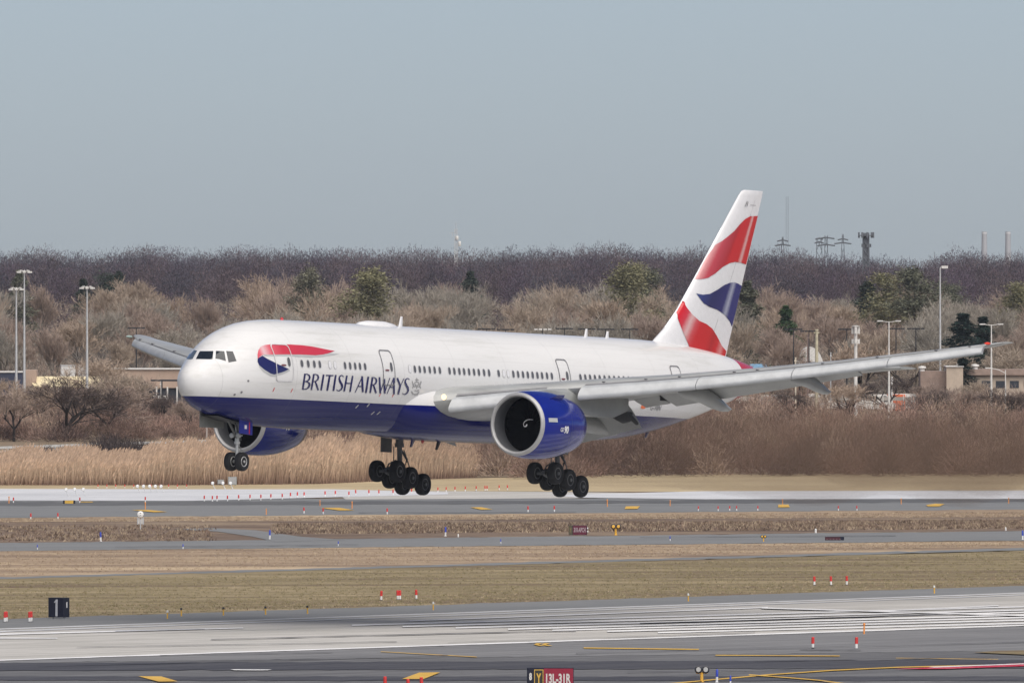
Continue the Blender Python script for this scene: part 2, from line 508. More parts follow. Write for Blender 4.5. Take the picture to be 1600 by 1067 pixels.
WHITE, BLUE = (.70, .70, .715), (.005, .008, .105)
mw = Mat('fuselage_paint', rough=.18, coat=.0, spec=.18)
tc = mw.n('ShaderNodeTexCoord')
sp = mw.n('ShaderNodeSeparateXYZ')
mw.l(tc.outputs['Object'], sp.inputs[0])
sx, sz = sp.outputs[0], sp.outputs[2]
blue_m = mw.math('LESS_THAN', sz, -1.50)
nose_up = mw.math('MULTIPLY', mw.math('SUBTRACT', sx, 29.0), 0.06)
grime = mw.noise(.5, 5, .7, stretch=(.15, 1, 2.0))
wcol = mw.ramp(grime, [(.30, (.52, .52, .50)), (.48, (.62, .62, .615)), (.8, (.66, .66, .655))])
c = mw.mix(blue_m, wcol, BLUE)
red_m = mw.math('LESS_THAN', sx, -29.3)
c = mw.mix(red_m, c, (.42, .02, .035))
# skin seams: thin rings every few metres, radome joint
fr = mw.math('FRACT', mw.math('MULTIPLY', sx, 1 / 5.6))
seam = mw.math('LESS_THAN', fr, .006)
c = mw.mix(mw.math('MULTIPLY', seam, .22), c, (.12, .12, .13))
for z0_ in (2.35, 1.25, -.62, -1.9, -2.6):       # lap joints that run along the barrel
    lj = mw.math('LESS_THAN', mw.math('ABSOLUTE', mw.math('SUBTRACT', sz, z0_)), .012)
    c = mw.mix(mw.math('MULTIPLY', lj, .12), c, (.14, .14, .15))
belly_g = mw.math('MULTIPLY', mw.math('LESS_THAN', sz, -1.5), mw.math('MULTIPLY', mw.noise(1.0, 6, .75, stretch=(.12, 1, 3.0)), .09))
c = mw.mix(belly_g, c, (.10, .10, .12))
mw.color(c)
M_fus = mw.m
M_lip = simple('bare_metal_lip', (.37, .37, .37), .42, 0.25, vary=.08)
mb_ = Mat('engine_blue', (.010, .024, .27), .12, 0, 0, .45)
mb_.color(mb_.ramp(mb_.noise(1.2, 4, stretch=(.3, 1, 1)), [(.3, (.004, .011, .145)), (.7, (.006, .017, .215))]))
M_eng = mb_.m
M_grey = simple('wing_grey', (.27, .28, .275), .38, 0, .15, vary=.10, scale=.8)
M_under = simple('wing_underside_grey', (.23, .24, .23), .45, vary=.12, scale=.6)
M_slat = simple('slat_pale_grey', (.37, .385, .395), .34, 0, .1, vary=.13, scale=1.2)
M_slatm = simple('slat_metal', (.56, .57, .58), .28, 0.5, vary=.05, scale=1.5)
M_dark = simple('dark_recess', (.012, .013, .016), .6)
M_tyre = simple('tyre_rubber', (.006, .0065, .008), .8, vary=.2)
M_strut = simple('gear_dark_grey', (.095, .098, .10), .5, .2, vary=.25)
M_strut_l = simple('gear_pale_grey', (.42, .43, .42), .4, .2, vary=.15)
M_glass = Mat('cockpit_glass', (.012, .016, .022), .06, 0, .0).m
M_glass_refl = Mat('cockpit_glass_reflecting', (.10, .13, .16), .08, .2).m  # paler copy of the glass, its reflection put into the colour
M_seam = simple('door_seam_grey', (.16, .16, .17), .6)
M_seam_l = simple('door_seam_light', (.55, .55, .56), .5)
M_navy = Mat('title_navy', (.010, .011, .085), .3, 0, .4).m
M_red = Mat('livery_red', (.55, .012, .02), .3, 0, .4).m
M_wht = simple('white_paint', (.66, .66, .67), .35, vary=.04)
M_lgrey = simple('pale_grey_paint', (.40, .41, .41), .4, vary=.04)
M_inlet = simple('inlet_liner_grey', (.075, .078, .085), .5, vary=.08)

# fuselage
mb = MB()
xs = [.30, .31, .33, .36, .40, .46, .55, .7, .9, 1.15, 1.5, 1.9, 2.3, 2.7, 3.1, 3.6, 4.2, 4.8, 5.5, 6.3, 7.2, 8.2, 9.4, 11, 13, 16, 20, 25, 30, 35, 40,
      42, 43.5, 45, 46.5, 48, 49.5, 51, 52.5, 54, 55.5, 57, 58.5, 59.9, 60.01, 61, 61.8, 62.4, 62.75, 62.85]
N = 72
rg = []
for x in xs:
    wd, zt, zb, zm = smooth_sec(x)
    ring = []
    for k in range(N):
        t = 2 * math.pi * k / N
        s_ = math.sin(t)
        ring.append(A(x, wd * math.cos(t), zm + (zt - zm if s_ > 0 else zm - zb) * s_))
    rg.append(ring)
mb.rings(rg)
fus = mb.build('fuselage', M_fus, plane, smooth=60)

# belly fairing
mb = MB()
rg = []
for x, wd, zc, h in [(18.9, 2.3, -1.4, .6), (19.6, 2.75, -1.45, 1.1), (20.6, 3.1, -1.5, 1.5), (22, 3.32, -1.55, 1.72), (24, 3.45, -1.6, 1.83), (28, 3.5, -1.62, 1.86),
                     (33, 3.5, -1.62, 1.84), (37, 3.4, -1.6, 1.76), (40, 3.2, -1.55, 1.6), (42, 2.8, -1.5, 1.4), (43.5, 2.2, -1.5, 1.0)]:
    rg.append([A(x, wd * math.copysign(abs(math.cos(t)) ** .75, math.cos(t)), zc + h * math.copysign(abs(math.sin(t)) ** .85, math.sin(t)))
               for t in [2 * math.pi * k / 48 for k in range(48)]])
mb.rings(rg)
mf = Mat('fairing_paint', rough=.18, coat=.0, spec=.2)
tc = mf.n('ShaderNodeTexCoord'); sp = mf.n('ShaderNodeSeparateXYZ'); mf.l(tc.outputs['Object'], sp.inputs[0])
mf.color(mf.mix(mf.math('LESS_THAN', sp.outputs[2], -1.50), (.62, .62, .615), (.005, .008, .105)))
mb.build('belly_fairing', mf.m, plane, smooth=60)

# patches that lie on the skin: outline in the picture, projected to where the paint is
def patch(name, polys, mats, parent, hit, step=5.0, off=.012):
    """polys: list of (outline, material index)"""
    V, Fc, MI = [], [], []
    for pi, (poly, mi) in enumerate(polys):
        poly = [tuple(p) for p in poly]
        # densify the outline
        pts = []
        for a, b in zip(poly, poly[1:] + poly[:1]):
            n = max(1, int(math.dist(a, b) / step))
            for i in range(n):
                pts.append((a[0] + (b[0] - a[0]) * i / n, a[1] + (b[1] - a[1]) * i / n))
        ne = len(pts)
        x0, x1 = min(p[0] for p in pts), max(p[0] for p in pts)
        y0, y1 = min(p[1] for p in pts), max(p[1] for p in pts)
        def inside(x, y):
            r = False
            for a, b in zip(pts[:ne], pts[1:ne] + pts[:1]):
                if (a[1] > y) != (b[1] > y) and x < (b[0] - a[0]) * (y - a[1]) / (b[1] - a[1]) + a[0]: r = not r
            return r
        extra = []
        x = x0 + step / 2
        while x < x1:
            y = y0 + step / 2
            while y < y1:
                if inside(x, y) and min(math.dist((x, y), q) for q in pts[:ne]) > step * .4: extra.append((x, y))
                y += step
            x += step
        allp = pts + extra
        vs2, _, fs, *_ = delaunay_2d_cdt([Vector(p) for p in allp], [(i, (i + 1) % ne) for i in range(ne)], [list(range(ne))], 1, 1e-6)
        o = len(V)
        P3 = [hit(v.x, v.y, off + pi * (.0025 if len(polys) < 6 else .0006)) for v in vs2]
        ok = [p is not None for p in P3]
        V += [A(*p) if p is not None else (0, 0, 0) for p in P3]
        for f in fs:
            if all(ok[i] for i in f):
                Fc.append(tuple(i + o for i in f)); MI.append(mi)
    me = bpy.data.meshes.new(name)
    me.from_pydata(V, [], Fc)
    for m in mats: me.materials.append(m)
    me.polygons.foreach_set('material_index', MI)
    me.update()
    # faces look outward (to port)
    bm = bmesh.new(); bm.from_mesh(me)
    cam_l = Vector(ACI[:3, :3] @ CAMP + ACI[:3, 3])
    for f in bm.faces:
        if f.normal.dot(cam_l - f.calc_center_median()) < 0: f.normal_flip()
    loose = [v for v in bm.verts if not v.link_faces]
    bmesh.ops.delete(bm, geom=loose, context='VERTS')
    bm.to_mesh(me); bm.free()
    me.polygons.foreach_set('use_smooth', [True] * len(me.polygons))
    return link(name, me, parent)
def zp(o, s):
    return lambda pts: [(o[0] + x / s, o[1] + y / s) for x, y in pts]
def stroke(pts, wd):
    """polyline with widths -> outline"""
    if isinstance(wd, (int, float)): wd = [wd] * len(pts)
    Lp, Rp = [], []
    for i, p in enumerate(pts):
        a, b = pts[max(i - 1, 0)], pts[min(i + 1, len(pts) - 1)]
        dx, dy = b[0] - a[0], b[1] - a[1]
        n = math.hypot(dx, dy)
        nx, ny = -dy / n * wd[i] / 2, dx / n * wd[i] / 2
        Lp.append((p[0] + nx, p[1] + ny)); Rp.append((p[0] - nx, p[1] - ny))
    return Lp + Rp[::-1]

# cockpit panes
z7 = zp((270, 530), 9.7)
for pts, m in (([(205, 300), (265, 305), (300, 300), (370, 175), (320, 165), (285, 175)], M_glass_refl),
               ([(350, 300), (600, 305), (615, 180), (410, 182)], M_glass),
               ([(645, 295), (700, 300), (805, 330), (780, 182), (655, 178)], M_glass),
               ([(845, 352), (965, 330), (910, 185), (808, 178)], M_glass)):
    patch('cockpit_window', [(z7(pts), 0)], [m], plane, fus_hit, 2.5, .012)

# nose ribbon
z6 = zp((380, 520), 8.894)
rib_red = z6([(200, 360), (197, 300), (210, 240), (245, 190), (300, 170), (410, 158), (640, 163), (800, 172), (950, 190), (1100, 220), (1200, 240), (1270, 252),
              (1180, 285), (1100, 303), (1000, 312), (800, 303), (600, 300), (275, 305), (230, 330)])
rib_blue = z6([(200, 358), (265, 318), (330, 360), (430, 410), (500, 445), (635, 503), (560, 540), (430, 578), (380, 565), (290, 510), (220, 450), (197, 400)])
rib_g1 = z6([(275, 300), (600, 297), (800, 300), (1000, 308), (1100, 300), (1180, 283), (1340, 292), (1230, 312), (1100, 332), (950, 340), (700, 326), (290, 320)])
rib_g2 = z6([(198, 390), (225, 450), (295, 510), (380, 565), (430, 576), (560, 538), (640, 503), (645, 530), (560, 572), (430, 608), (380, 598), (285, 545), (225, 480)])
mr = Mat('ribbon_red', rough=.3, coat=.4)
tc = mr.n('ShaderNodeTexCoord'); sp = mr.n('ShaderNodeSeparateXYZ'); mr.l(tc.outputs['Object'], sp.inputs[0])
f = mr.math('MULTIPLY', mr.math('SUBTRACT', 30.0, sp.outputs[0]), .1)      # station / 10
mr.color(mr.ramp(f, [(.38, (.52, .03, .05)), (.47, (.60, .10, .13)), (.505, (.62, .42, .44)), (.56, (.58, .10, .13)), (.66, (.50, .035, .06))]))
patch('nose_ribbon', [(rib_g1, 2), (rib_g2, 2), (rib_red, 0), (rib_blue, 1)], [mr.m, M_navy, M_lgrey], plane, fus_hit, 4, .012)

# airline title
q1, q2 = zp((465, 575), 16), zp((550, 575), 13.333)
T = []
def S1(pts, wd): T.append((q1(stroke(pts, wd)), 0))
def S2(pts, wd): T.append((q2(stroke(pts, wd)), 0))
S1([(182, 140), (125, 540)], 46); S1([(165, 152), (235, 152), (285, 180), (302, 225), (285, 285), (240, 322), (170, 335)], [22, 26, 40, 48, 42, 26, 20])
S1([(170, 335), (245, 345), (288, 375), (296, 425), (270, 480), (215, 523), (115, 530)], [20, 26, 44, 52, 46, 32, 22])
S1([(405, 148), (340, 545)], 44); S1([(385, 158), (450, 156), (500, 180), (516, 230), (500, 285), (455, 325), (390, 340)], [22, 24, 38, 46, 42, 28, 20]); S1([(440, 335), (475, 440), (512, 550)], [34, 44, 46])
S1([(648, 160), (583, 555)], 46)
S1([(702, 183), (892, 187)], 32); S1([(800, 188), (735, 565)], 48)
S1([(950, 170), (890, 570)], 46)
sc_ = [(1145, 225), (1120, 190), (1085, 182), (1045, 210), (1036, 270), (1062, 345), (1100, 410), (1112, 470), (1090, 525), (1045, 558), (1000, 565), (965, 535)]
S1(sc_, [16, 22, 26, 36, 44, 54, 56, 48, 40, 30, 26, 18])
S1([(1228, 185), (1160, 580)], 42); S1([(1372, 195), (1305, 590)], 42); S1([(1200, 378), (1345, 384)], 28)
S2([(207, 185), (62, 503)], 18); S2([(205, 168), (220, 500)], 40); S2([(128, 378), (222, 382)], 22)
S2([(335, 178), (285, 515)], 38)
S2([(422, 188), (374, 515)], 37); S2([(405, 195), (460, 197), (495, 222), (504, 265), (490, 315), (455, 342), (405, 350)], [18, 20, 32, 38, 34, 22, 16]); S2([(440, 348), (468, 430), (500, 520)], [28, 36, 38])
S2([(566, 188), (585, 522)], 36); S2([(580, 522), (672, 240)], 17); S2([(668, 225), (676, 525)], 38); S2([(672, 525), (782, 203)], 16)
S2([(862, 205), (725, 530)], 16); S2([(862, 203), (870, 545)], 38); S2([(790, 395), (868, 402)], 20)
S2([(935, 205), (1000, 370)], 38); S2([(1077, 212), (1002, 370)], 16); S2([(1000, 355), (955, 545)], 38)
S2([(1192, 240), (1168, 220), (1140, 215), (1108, 240), (1100, 290), (1122, 350), (1154, 405), (1164, 460), (1145, 510), (1105, 540), (1070, 545), (1042, 520)], [12, 17, 20, 29, 36, 44, 46, 40, 32, 24, 20, 14])
patch('airline_title', T, [M_navy], plane, fus_hit, 3.0, .012)
# crest beside the title, in grey line work
cr = []
for pts, wd in (([(1345, 205), (1345, 300)], 16), ([(1310, 250), (1345, 230), (1385, 255)], 14), ([(1300, 300), (1345, 285), (1392, 302)], 20),
                ([(1250, 270), (1270, 340), (1300, 400)], 18), ([(1435, 270), (1418, 345), (1385, 400)], 18), ([(1255, 420), (1280, 350), (1310, 300)], 14), ([(1425, 420), (1405, 350), (1380, 300)], 14),
                ([(1235, 480), (1262, 530), (1310, 550), (1360, 540), (1392, 480)], 24), ([(1315, 330), (1345, 420), (1378, 330)], 22), ([(1300, 460), (1345, 480), (1385, 450)], 18), ([(1245, 300), (1262, 290)], 16), ([(1440, 300), (1424, 290)], 16),
                ([(1320, 360), (1372, 362)], 16)):
    cr.append((q2(stroke(pts, wd)), 0))
patch('crest', cr, [simple('crest_grey', (.30, .30, .30), .5)], plane, fus_hit, 3.0, .02)

# passenger doors (port side): skin panel, seam, small window
def rrect(x0, x1, z0, z1, r, n=5):
    P = []
    for cx, cz, a0 in ((x1 - r, z1 - r, 0), (x0 + r, z1 - r, 90), (x0 + r, z0 + r, 180), (x1 - r, z0 + r, 270)):
        for k in range(n + 1):
            t = math.radians(a0 + 90 * k / n)
            P.append((cx + r * math.cos(t), cz + r * math.sin(t)))
    return P
def densify(P, st=.15):
    out_ = []
    for a, b in zip(P, P[1:] + P[:1]):
        n = max(1, int(math.dist(a, b) / st))
        for i in range(n): out_.append((a[0] + (b[0] - a[0]) * i / n, a[1] + (b[1] - a[1]) * i / n))
    return out_
def skin_ring(mb, x0, x1, z0, z1, r, wd, off):
    ax, az = (x0 + x1) / 2, (z0 + z1) / 2
    o_ = densify(rrect(x0, x1, z0, z1, r))
    V = []
    n = len(o_)
    hx, hz = (x1 - x0) / 2, (z1 - z0) / 2
    for x, z in o_:
        V.append(A(*fus_pt(x, z, off)))
    for x, z in o_:
        V.append(A(*fus_pt(ax + (x - ax) * (1 - wd / hx), az + (z - az) * (1 - wd / hz), off)))
    mb.add(V, [(i, (i + 1) % n, n + (i + 1) % n, n + i) for i in range(n)])
def skin_rect(mb, x0, x1, z0, z1, off, st=.25):
    nx, nz = max(1, round((x1 - x0) / st)), max(1, round((z1 - z0) / st))
    V = [A(*fus_pt(x0 + (x1 - x0) * i / nx, z0 + (z1 - z0) * j / nz, off)) for i in range(nx + 1) for j in range(nz + 1)]
    mb.add(V, [(i * (nz + 1) + j, (i + 1) * (nz + 1) + j, (i + 1) * (nz + 1) + j + 1, i * (nz + 1) + j + 1) for i in range(nx) for j in range(nz)])
def skin_oval(mb, cx, cz, hx, hz, off, n=14, p=.8):
    V = [A(*fus_pt(cx, cz, off))]
    for k in range(n):
        t = 2 * math.pi * k / n
        V.append(A(*fus_pt(cx + hx * math.copysign(abs(math.cos(t)) ** p, math.cos(t)), cz + hz * math.copysign(abs(math.sin(t)) ** p, math.sin(t)), off)))
    mb.add(V, [(0, i + 1, (i + 1) % n + 1) for i in range(n)])
M_pane = Mat('window_pane', (.10, .10, .105), .2).m
M_pframe = simple('window_surround', (.42, .42, .43), .4)
def mirror(o): return o
for i, (x0, x1, zb_, zt_) in enumerate(((5.72, 7.22, -.50, 1.62), (16.45, 17.75, -.45, 1.58), (35.78, 37.02, -.45, 1.58), (48.75, 49.95, -.45, 1.55))):
    mb = MB(); skin_rect(mb, x0 + .04, x1 - .04, zb_ + .04, zt_ - .04, .006)
    d = mb.build('door', M_fus, plane, smooth=60)
    mb = MB(); skin_ring(mb, x0, x1, zb_, zt_, .22, .055, .040)
    mb.build('door_seam', M_seam_l if i == 0 else M_seam, d, smooth=60)
    mb = MB(); skin_oval(mb, x1 - .36, .62, .12, .26, .046)
    mb.build('door_window', M_pane, d, smooth=60)
    mb = MB(); skin_oval(mb, x1 - .85, .42, .22, .05, .046)
    mb.build('door_handle', simple('door_handle_dark', (.16, .05, .06), .5), d, smooth=60)
    # red sill marks below
    if i < 2:
        for xx in (x0 - .05, x1 + .05):
            mb = MB()
            mb.add([A(*fus_pt(xx + a, zz, .015)) for a, zz in ((-.035, -1.1), (.035, -1.1), (.10, -.88), (.03, -.88))], [(0, 1, 2, 3)])
            mb.build('sill_mark', M_red, d, smooth=60)

# cabin windows along the port side
wins, blanks = [], []
def xwin(px): return float(at_y(px, 570 + (px - 474) * .045, 3.05)[0])
for g in ([474.4, 483.2, 491.9, 500.1], [539, 546.9, 554.8, 562.3, 570.3], [648.1, 655.7, 663.2, 671.3, 679, 687.1],
          [702.2, 709.7, 717.6, 725, 732.8, 740.6, 748.1, 756.2, 764], [779], [802, 809.4, 817.1, 824.6, 832.1, 839.6, 846.9, 854.6, 862.1],
          [907 + 7.55 * k for k in range(15)]):
    wins += [xwin(p) for p in g]
for p in (515.5, 523.4, 640.3, 787.1, 794): blanks.append(xwin(p))
for x in wins:
    mb = MB(); mb.mat(0); skin_oval(mb, x, .565, .165, .235, .010); mb.mat(1); skin_oval(mb, x, .565, .125, .20, .016)
    mb.build('cabin_window', [M_pframe, M_pane], plane, smooth=60)
for x in blanks:
    mb = MB(); skin_oval(mb, x, .565, .17, .24, .010); mb.mat(1); skin_oval(mb, x, .565, .14, .21, .016)
    mb.build('blanked_window', [M_lgrey, M_wht], plane, smooth=60)

def text_flat(txt, size=1.0, bold=0.0):
    cu = bpy.data.curves.new('t', 'FONT')
    cu.body = txt
    cu.size = size
    cu.offset = bold
    cu.resolution_u = 3
    cu.align_x, cu.align_y = 'CENTER', 'CENTER'
    o = bpy.data.objects.new('t', cu)
    col.objects.link(o)
    dg = bpy.context.evaluated_depsgraph_get()
    me = bpy.data.meshes.new_from_object(o.evaluated_get(dg))
    V = [tuple(v.co) for v in me.vertices]
    Fs = [tuple(p.vertices) for p in me.polygons]
    bpy.data.objects.remove(o); bpy.data.curves.remove(cu); bpy.data.meshes.remove(me)
    ys = [v[1] for v in V]
    c_ = (min(ys) + max(ys)) / 2
    xm = [v[0] for v in V]; cx = (min(xm) + max(xm)) / 2
    h = max(ys) - min(ys); wd = max(xm) - min(xm)
    return [((v[0] - cx) / wd, (v[1] - c_) / h) for v in V], Fs      # unit box, centred
def text_on(mb, txt, f, wd, h, bold=0.0):
    V, Fs = text_flat(txt, 1.0, bold)
    mb.add([f(x * wd, y * h) for x, y in V], Fs)
# registration near the tail, in grey
mb = MB(); text_on(mb, 'G-VIIN', lambda u, v: A(*fus_pt(47.1 + u, -.98 + v, .02)), 1.3, .30, .01)
mb.build('registration', M_seam, plane)
mb = MB(); skin_oval(mb, 45.55, -.95, .30, .13, .02); skin_oval(mb, 45.55, -.74, .06, .06, .02)
mb.build('orange_emblem', simple('orange_paint', (.70, .14, .03), .4), plane)
# small marks on the blue
for x, z in ((14.5, -1.72), (15.6, -1.62), (16.6, -2.05), (17.2, -2.03)):
    mb = MB()
    mb.add([A(*fus_pt(x + a, z + b, .015)) for a, b in ((-.06, -.09), (.06, -.09), (.16, .09), (.04, .09))], [(0, 1, 2, 3)])
    mb.build('skin_mark', M_lgrey, plane)
for x, z in ((2.9, -1.35), (3.3, -1.2), (3.6, -.55)):
    mb = MB(); skin_oval(mb, x, z, .07, .06, .014)
    mb.build('sensor_port', M_seam, plane)

# roof antennas and fairing
def blade(name, x, h, c_, mat=M_wht, z0=3.05, y=0, rake=.35, t=.05):
    mb = MB()
    mb.rings([[A(x + rake * h * q + c_ * (1 - .45 * q) * a, y + t * b, z0 + h * q) for a, b in ((0, 0), (.3, 1), (1, 0), (.3, -1))] for q in (0, .5, 1)])
    mb.build(name, mat, plane, smooth=30)
blade('roof_antenna', 22.9, .62, .45)
blade('roof_antenna', 43.4, .50, .40)
blade('roof_antenna', 45.8, .42, .40)
blade('belly_antenna', 24.6, -.55, .5, M_navy, -3.3)
blade('belly_antenna', 27.4, -.60, .5, M_dark, -3.35)
blade('belly_antenna', 50.6, -.34, .4, M_navy, -2.35)
mb = MB()
mb.rings([[A(x, wd * math.cos(t), 3.0 + h * math.sin(t)) for t in [math.pi * k / 12 for k in range(13)]] for x, wd, h in
          ((18.4, .05, .08), (18.8, .35, .24), (19.6, .55, .33), (21.2, .55, .33), (22.1, .4, .22), (22.5, .05, .08))], close=False)
mb.build('roof_dome', M_wht, plane, smooth=60)
mb = MB(); mb.lathe([(0, .10), (.06, .10), (.14, .06), (.17, .01)], A(10.4, 0, 3.08), 'Z', 12)
mb.build('red_beacon', simple('beacon_red', (.5, .02, .03), .3), plane, smooth=60)
mb = MB(); mb.lathe([(0, .10), (-.08, .10), (-.17, .02)], A(25.8, 0, -3.44), 'Z', 12)
mb.build('red_beacon', simple('beacon_red_belly', (.35, .02, .02), .3), plane, smooth=60)

# fin -----------------------------------------------------------
def airfoil(t, n=14, camber=0.0):
    """upper then lower, x 0..1, closed loop"""
    xs_ = [(1 - math.cos(math.pi * i / n)) / 2 for i in range(n + 1)]
    yt = lambda x: 5 * t * (.2969 * math.sqrt(x) - .1260 * x - .3516 * x * x + .2843 * x ** 3 - .1015 * x ** 4)
    yc = lambda x: camber * 4 * x * (1 - x)
    up_ = [(x, yc(x) + yt(x) + .0008) for x in xs_]
    lo_ = [(x, yc(x) - yt(x) - .0008) for x in xs_]
    return up_ + lo_[::-1][1:-1]
# z, leading edge, trailing edge, thickness ratio
FIN = np.array([[2.2, 49.9, 59.5, .085], [3.05, 51.2, 59.82, .088], [3.8, 52.4, 60.12, .095], [4.8, 53.65, 60.5, .10], [6.86, 55.72, 61.32, .10], [9.4, 58.15, 62.34, .10],
                [12.0, 60.66, 63.37, .10], [12.28, 61.0, 63.46, .09], [12.36, 61.3, 63.46, .07]])
mb = MB()
mb.rings([[A(le + (te - le) * u, v * (te - le), z) for u, v in airfoil(t)] for z, le, te, t in FIN])
fin = mb.build('tail_fin', M_wht, plane, smooth=50)
def fin_hit(px, py, off):
    p = at_y(px, py, .3)
    for _ in range(4):
        z = p[2]
        le, te, t = (np.interp(z, FIN[:, 0], FIN[:, k]) for k in (1, 2, 3))
        u = min(max((p[0] - le) / (te - le), 0.002), .998)
        yt = 5 * t * (.2969 * math.sqrt(u) - .1260 * u - .3516 * u * u + .2843 * u ** 3 - .1015 * u ** 4) * (te - le)
        p = at_y(px, py, yt + off)
    return np.array([le + u * (te - le), yt + off, z])
zf = zp((1000, 280), 3.5567)
fin_red = zf([(655, 205), (612, 207), (585, 222), (555, 252), (525, 288), (490, 318), (455, 345), (414, 366), (378, 418), (342, 480), (303, 555), (340, 556), (380, 548), (420, 523), (460, 488), (500, 466), (530, 460), (560, 464), (590, 474), (622, 340)])
fin_blue = zf([(313, 635), (350, 642), (390, 637), (430, 615), (470, 588), (500, 576), (525, 573), (545, 580), (565, 593), (540, 705), (512, 820), (500, 790), (470, 752), (430, 725), (390, 711), (355, 690)])
fin_red2 = zf([(236, 675), (197, 740), (240, 850), (283, 950), (330, 966), (380, 972), (430, 985), (470, 996), (480, 955), (455, 925), (430, 875), (402, 830), (370, 805), (330, 787), (290, 750), (262, 715)])
def ribbon_mat(name, main, dark, stops):
    """colour across the chord: the painted folds of the flag"""
    m = Mat(name, rough=.3, coat=.4)
    tc = m.n('ShaderNodeTexCoord'); sp = m.n('ShaderNodeSeparateXYZ'); m.l(tc.outputs['Object'], sp.inputs[0])
    z = sp.outputs[2]
    xa = m.math('SUBTRACT', 30.0, sp.outputs[0])
    # distance ahead of the trailing edge, as a share of the local chord
    te = m.math('ADD', 58.62, m.math('MULTIPLY', z, .395))
    le = m.math('ADD', 48.9, m.math('MULTIPLY', z, .985))
    fine = m.math('MULTIPLY', m.math('SUBTRACT', m.noise(14, 2, stretch=(.2, 1, 1)), .5), .045)
    u = m.math('ADD', m.math('DIVIDE', m.math('SUBTRACT', xa, le), m.math('SUBTRACT', te, le)), fine)
    m.color(m.ramp(u, stops))
    return m.m
RED, DRED, PRED = (.50, .008, .014), (.38, .006, .012), (.60, .30, .30)
M_fr = ribbon_mat('flag_red', RED, DRED, [(.02, PRED), (.16, (.46, .05, .06)), (.30, (.40, .02, .03)), (.42, DRED), (.50, RED), (.72, RED), (.80, (.62, .36, .36)), (.86, RED)])
M_fb = ribbon_mat('flag_blue', BLUE, BLUE, [(.10, (.06, .08, .20)), (.28, (.012, .015, .13)), (.45, (.006, .008, .085)), (.70, (.008, .011, .12)), (.79, (.30, .32, .42)), (.86, (.012, .016, .14))])
M_fr2 = ribbon_mat('flag_red_lower', RED, DRED, [(.04, RED), (.14, (.50, .03, .04)), (.235, (.60, .38, .37)), (.33, (.52, .06, .07)), (.42, RED), (.62, RED), (.70, DRED), (.80, RED), (.88, (.58, .20, .20)), (.94, RED)])
patch('flag_ribbon', [(fin_red, 0)], [M_fr], fin, fin_hit, 3, .03)
patch('flag_ribbon', [(fin_blue, 0)], [M_fb], fin, fin_hit, 3, .03)
patch('flag_ribbon', [(fin_red2, 0)], [M_fr2], fin, fin_hit, 3, .03)
# leading edge strip, rudder line, fin code
mb = MB()
def fin_pt(u, z, off):
    le, te, t = (np.interp(z, FIN[:, 0], FIN[:, k]) for k in (1, 2, 3))
    yt = 5 * t * (.2969 * math.sqrt(u) - .1260 * u - .3516 * u * u + .2843 * u ** 3 - .1015 * u ** 4) * (te - le)
    return A(le + u * (te - le), yt + off, z)
mb.add([fin_pt(u, z, .010) for z in (3.6, 6, 9, 11.8) for u in (.695, .705)], [(0, 1, 3, 2), (2, 3, 5, 4), (4, 5, 7, 6)])
mb.add([fin_pt(u, z, .022) for z in (6.18, 6.21) for u in (.72, .84, .97)], [(0, 1, 4, 3), (1, 2, 5, 4)])
mb.add([fin_pt(u, z, .022) for z in (11.45, 11.49) for u in (.55, .8)], [(0, 1, 3, 2)])
mb.build('rudder_seam', simple('fin_seam', (.42, .42, .43), .5), fin)
mb = MB()
ucode = lambda u, v: fin_pt(.40 + u / 3.2, 11.52 + v, .02)
text_on(mb, 'IN', ucode, .30, .34, .01)
mb.build('fin_code', M_seam, fin)
mb = MB()
mb.rings([[A(le + d * u, v, z) for u, v in ((-.01, 0), (.05, .045), (.14, .085), (.14, -.085), (.05, -.045))] for z, le, d in ((3.9, 52.5, 1.0), (5, 53.85, 1), (7.5, 56.32, .9), (10.0, 58.72, .6))])
mb.build('fin_leading_edge', M_slatm, fin, smooth=50)

# tailplanes ---------------------------------------------------
for sgn in (1, -1):
    mb = MB()
    mb.rings([[A(le + (te - le) * u, sgn * y, zc + v * (te - le)) for u, v in airfoil(.09, 10)] for y, le, te, zc in
              ((.4, 53.6, 60.4, .75), (2.0, 55.0, 60.6, .95), (6, 58.0, 62.2, 1.35), (10.2, 61.2, 63.7, 1.8), (10.7, 61.9, 63.9, 1.84))])
    mb.build('tailplane', [M_grey], plane, smooth=50)

# wings ---------------------------------------------------------
#  y, leading edge, trailing edge, height of the chord line's front, thickness, nose-up twist (rad), camber
WG = np.array([
    [0.0, 19.6, 34.9, -1.35, .15, .036, -.004], [3.1, 21.6, 35.0, -1.28, .15, .030, .008], [6.0, 23.6, 35.6, -.86, .125, .022, .01], [9.6, 26.1, 36.2, -.36, .112, .015, .012],
    [14, 29.2, 37.5, .16, .105, .005, .014], [18, 32.0, 38.9, .72, .10, -.005, .014], [22, 34.8, 40.1, 1.34, .10, -.012, .014], [26, 37.6, 41.3, 2.04, .10, -.02, .014],
    [29.0, 39.7, 42.0, 2.60, .10, -.03, .012], [29.7, 40.5, 42.2, 2.78, .09, -.035, .01], [30.35, 41.3, 42.1, 2.95, .08, -.035, .01]])
def wsec(y):
    return [float(np.interp(abs(y), WG[:, 0], WG[:, k])) for k in range(1, 7)]
def wing_ring(y, u0=0.0, u1=1.0, n=14, dz=0.0, sgn=1):
    le, te, z0, t, tw, cb = wsec(y)
    c_ = te - le
    return [A(le + c_ * u * math.cos(tw), sgn * y, z0 - c_ * u * math.sin(tw) + v * c_ + dz) for u, v in airfoil(t, n, cb)]
def wpt(y, u, v):
    """point at chord share u, v metres above the chord line"""
    le, te, z0, t, tw, cb = wsec(y)
    c_ = te - le
    return (le + c_ * u, z0 - c_ * u * math.sin(tw) + v)
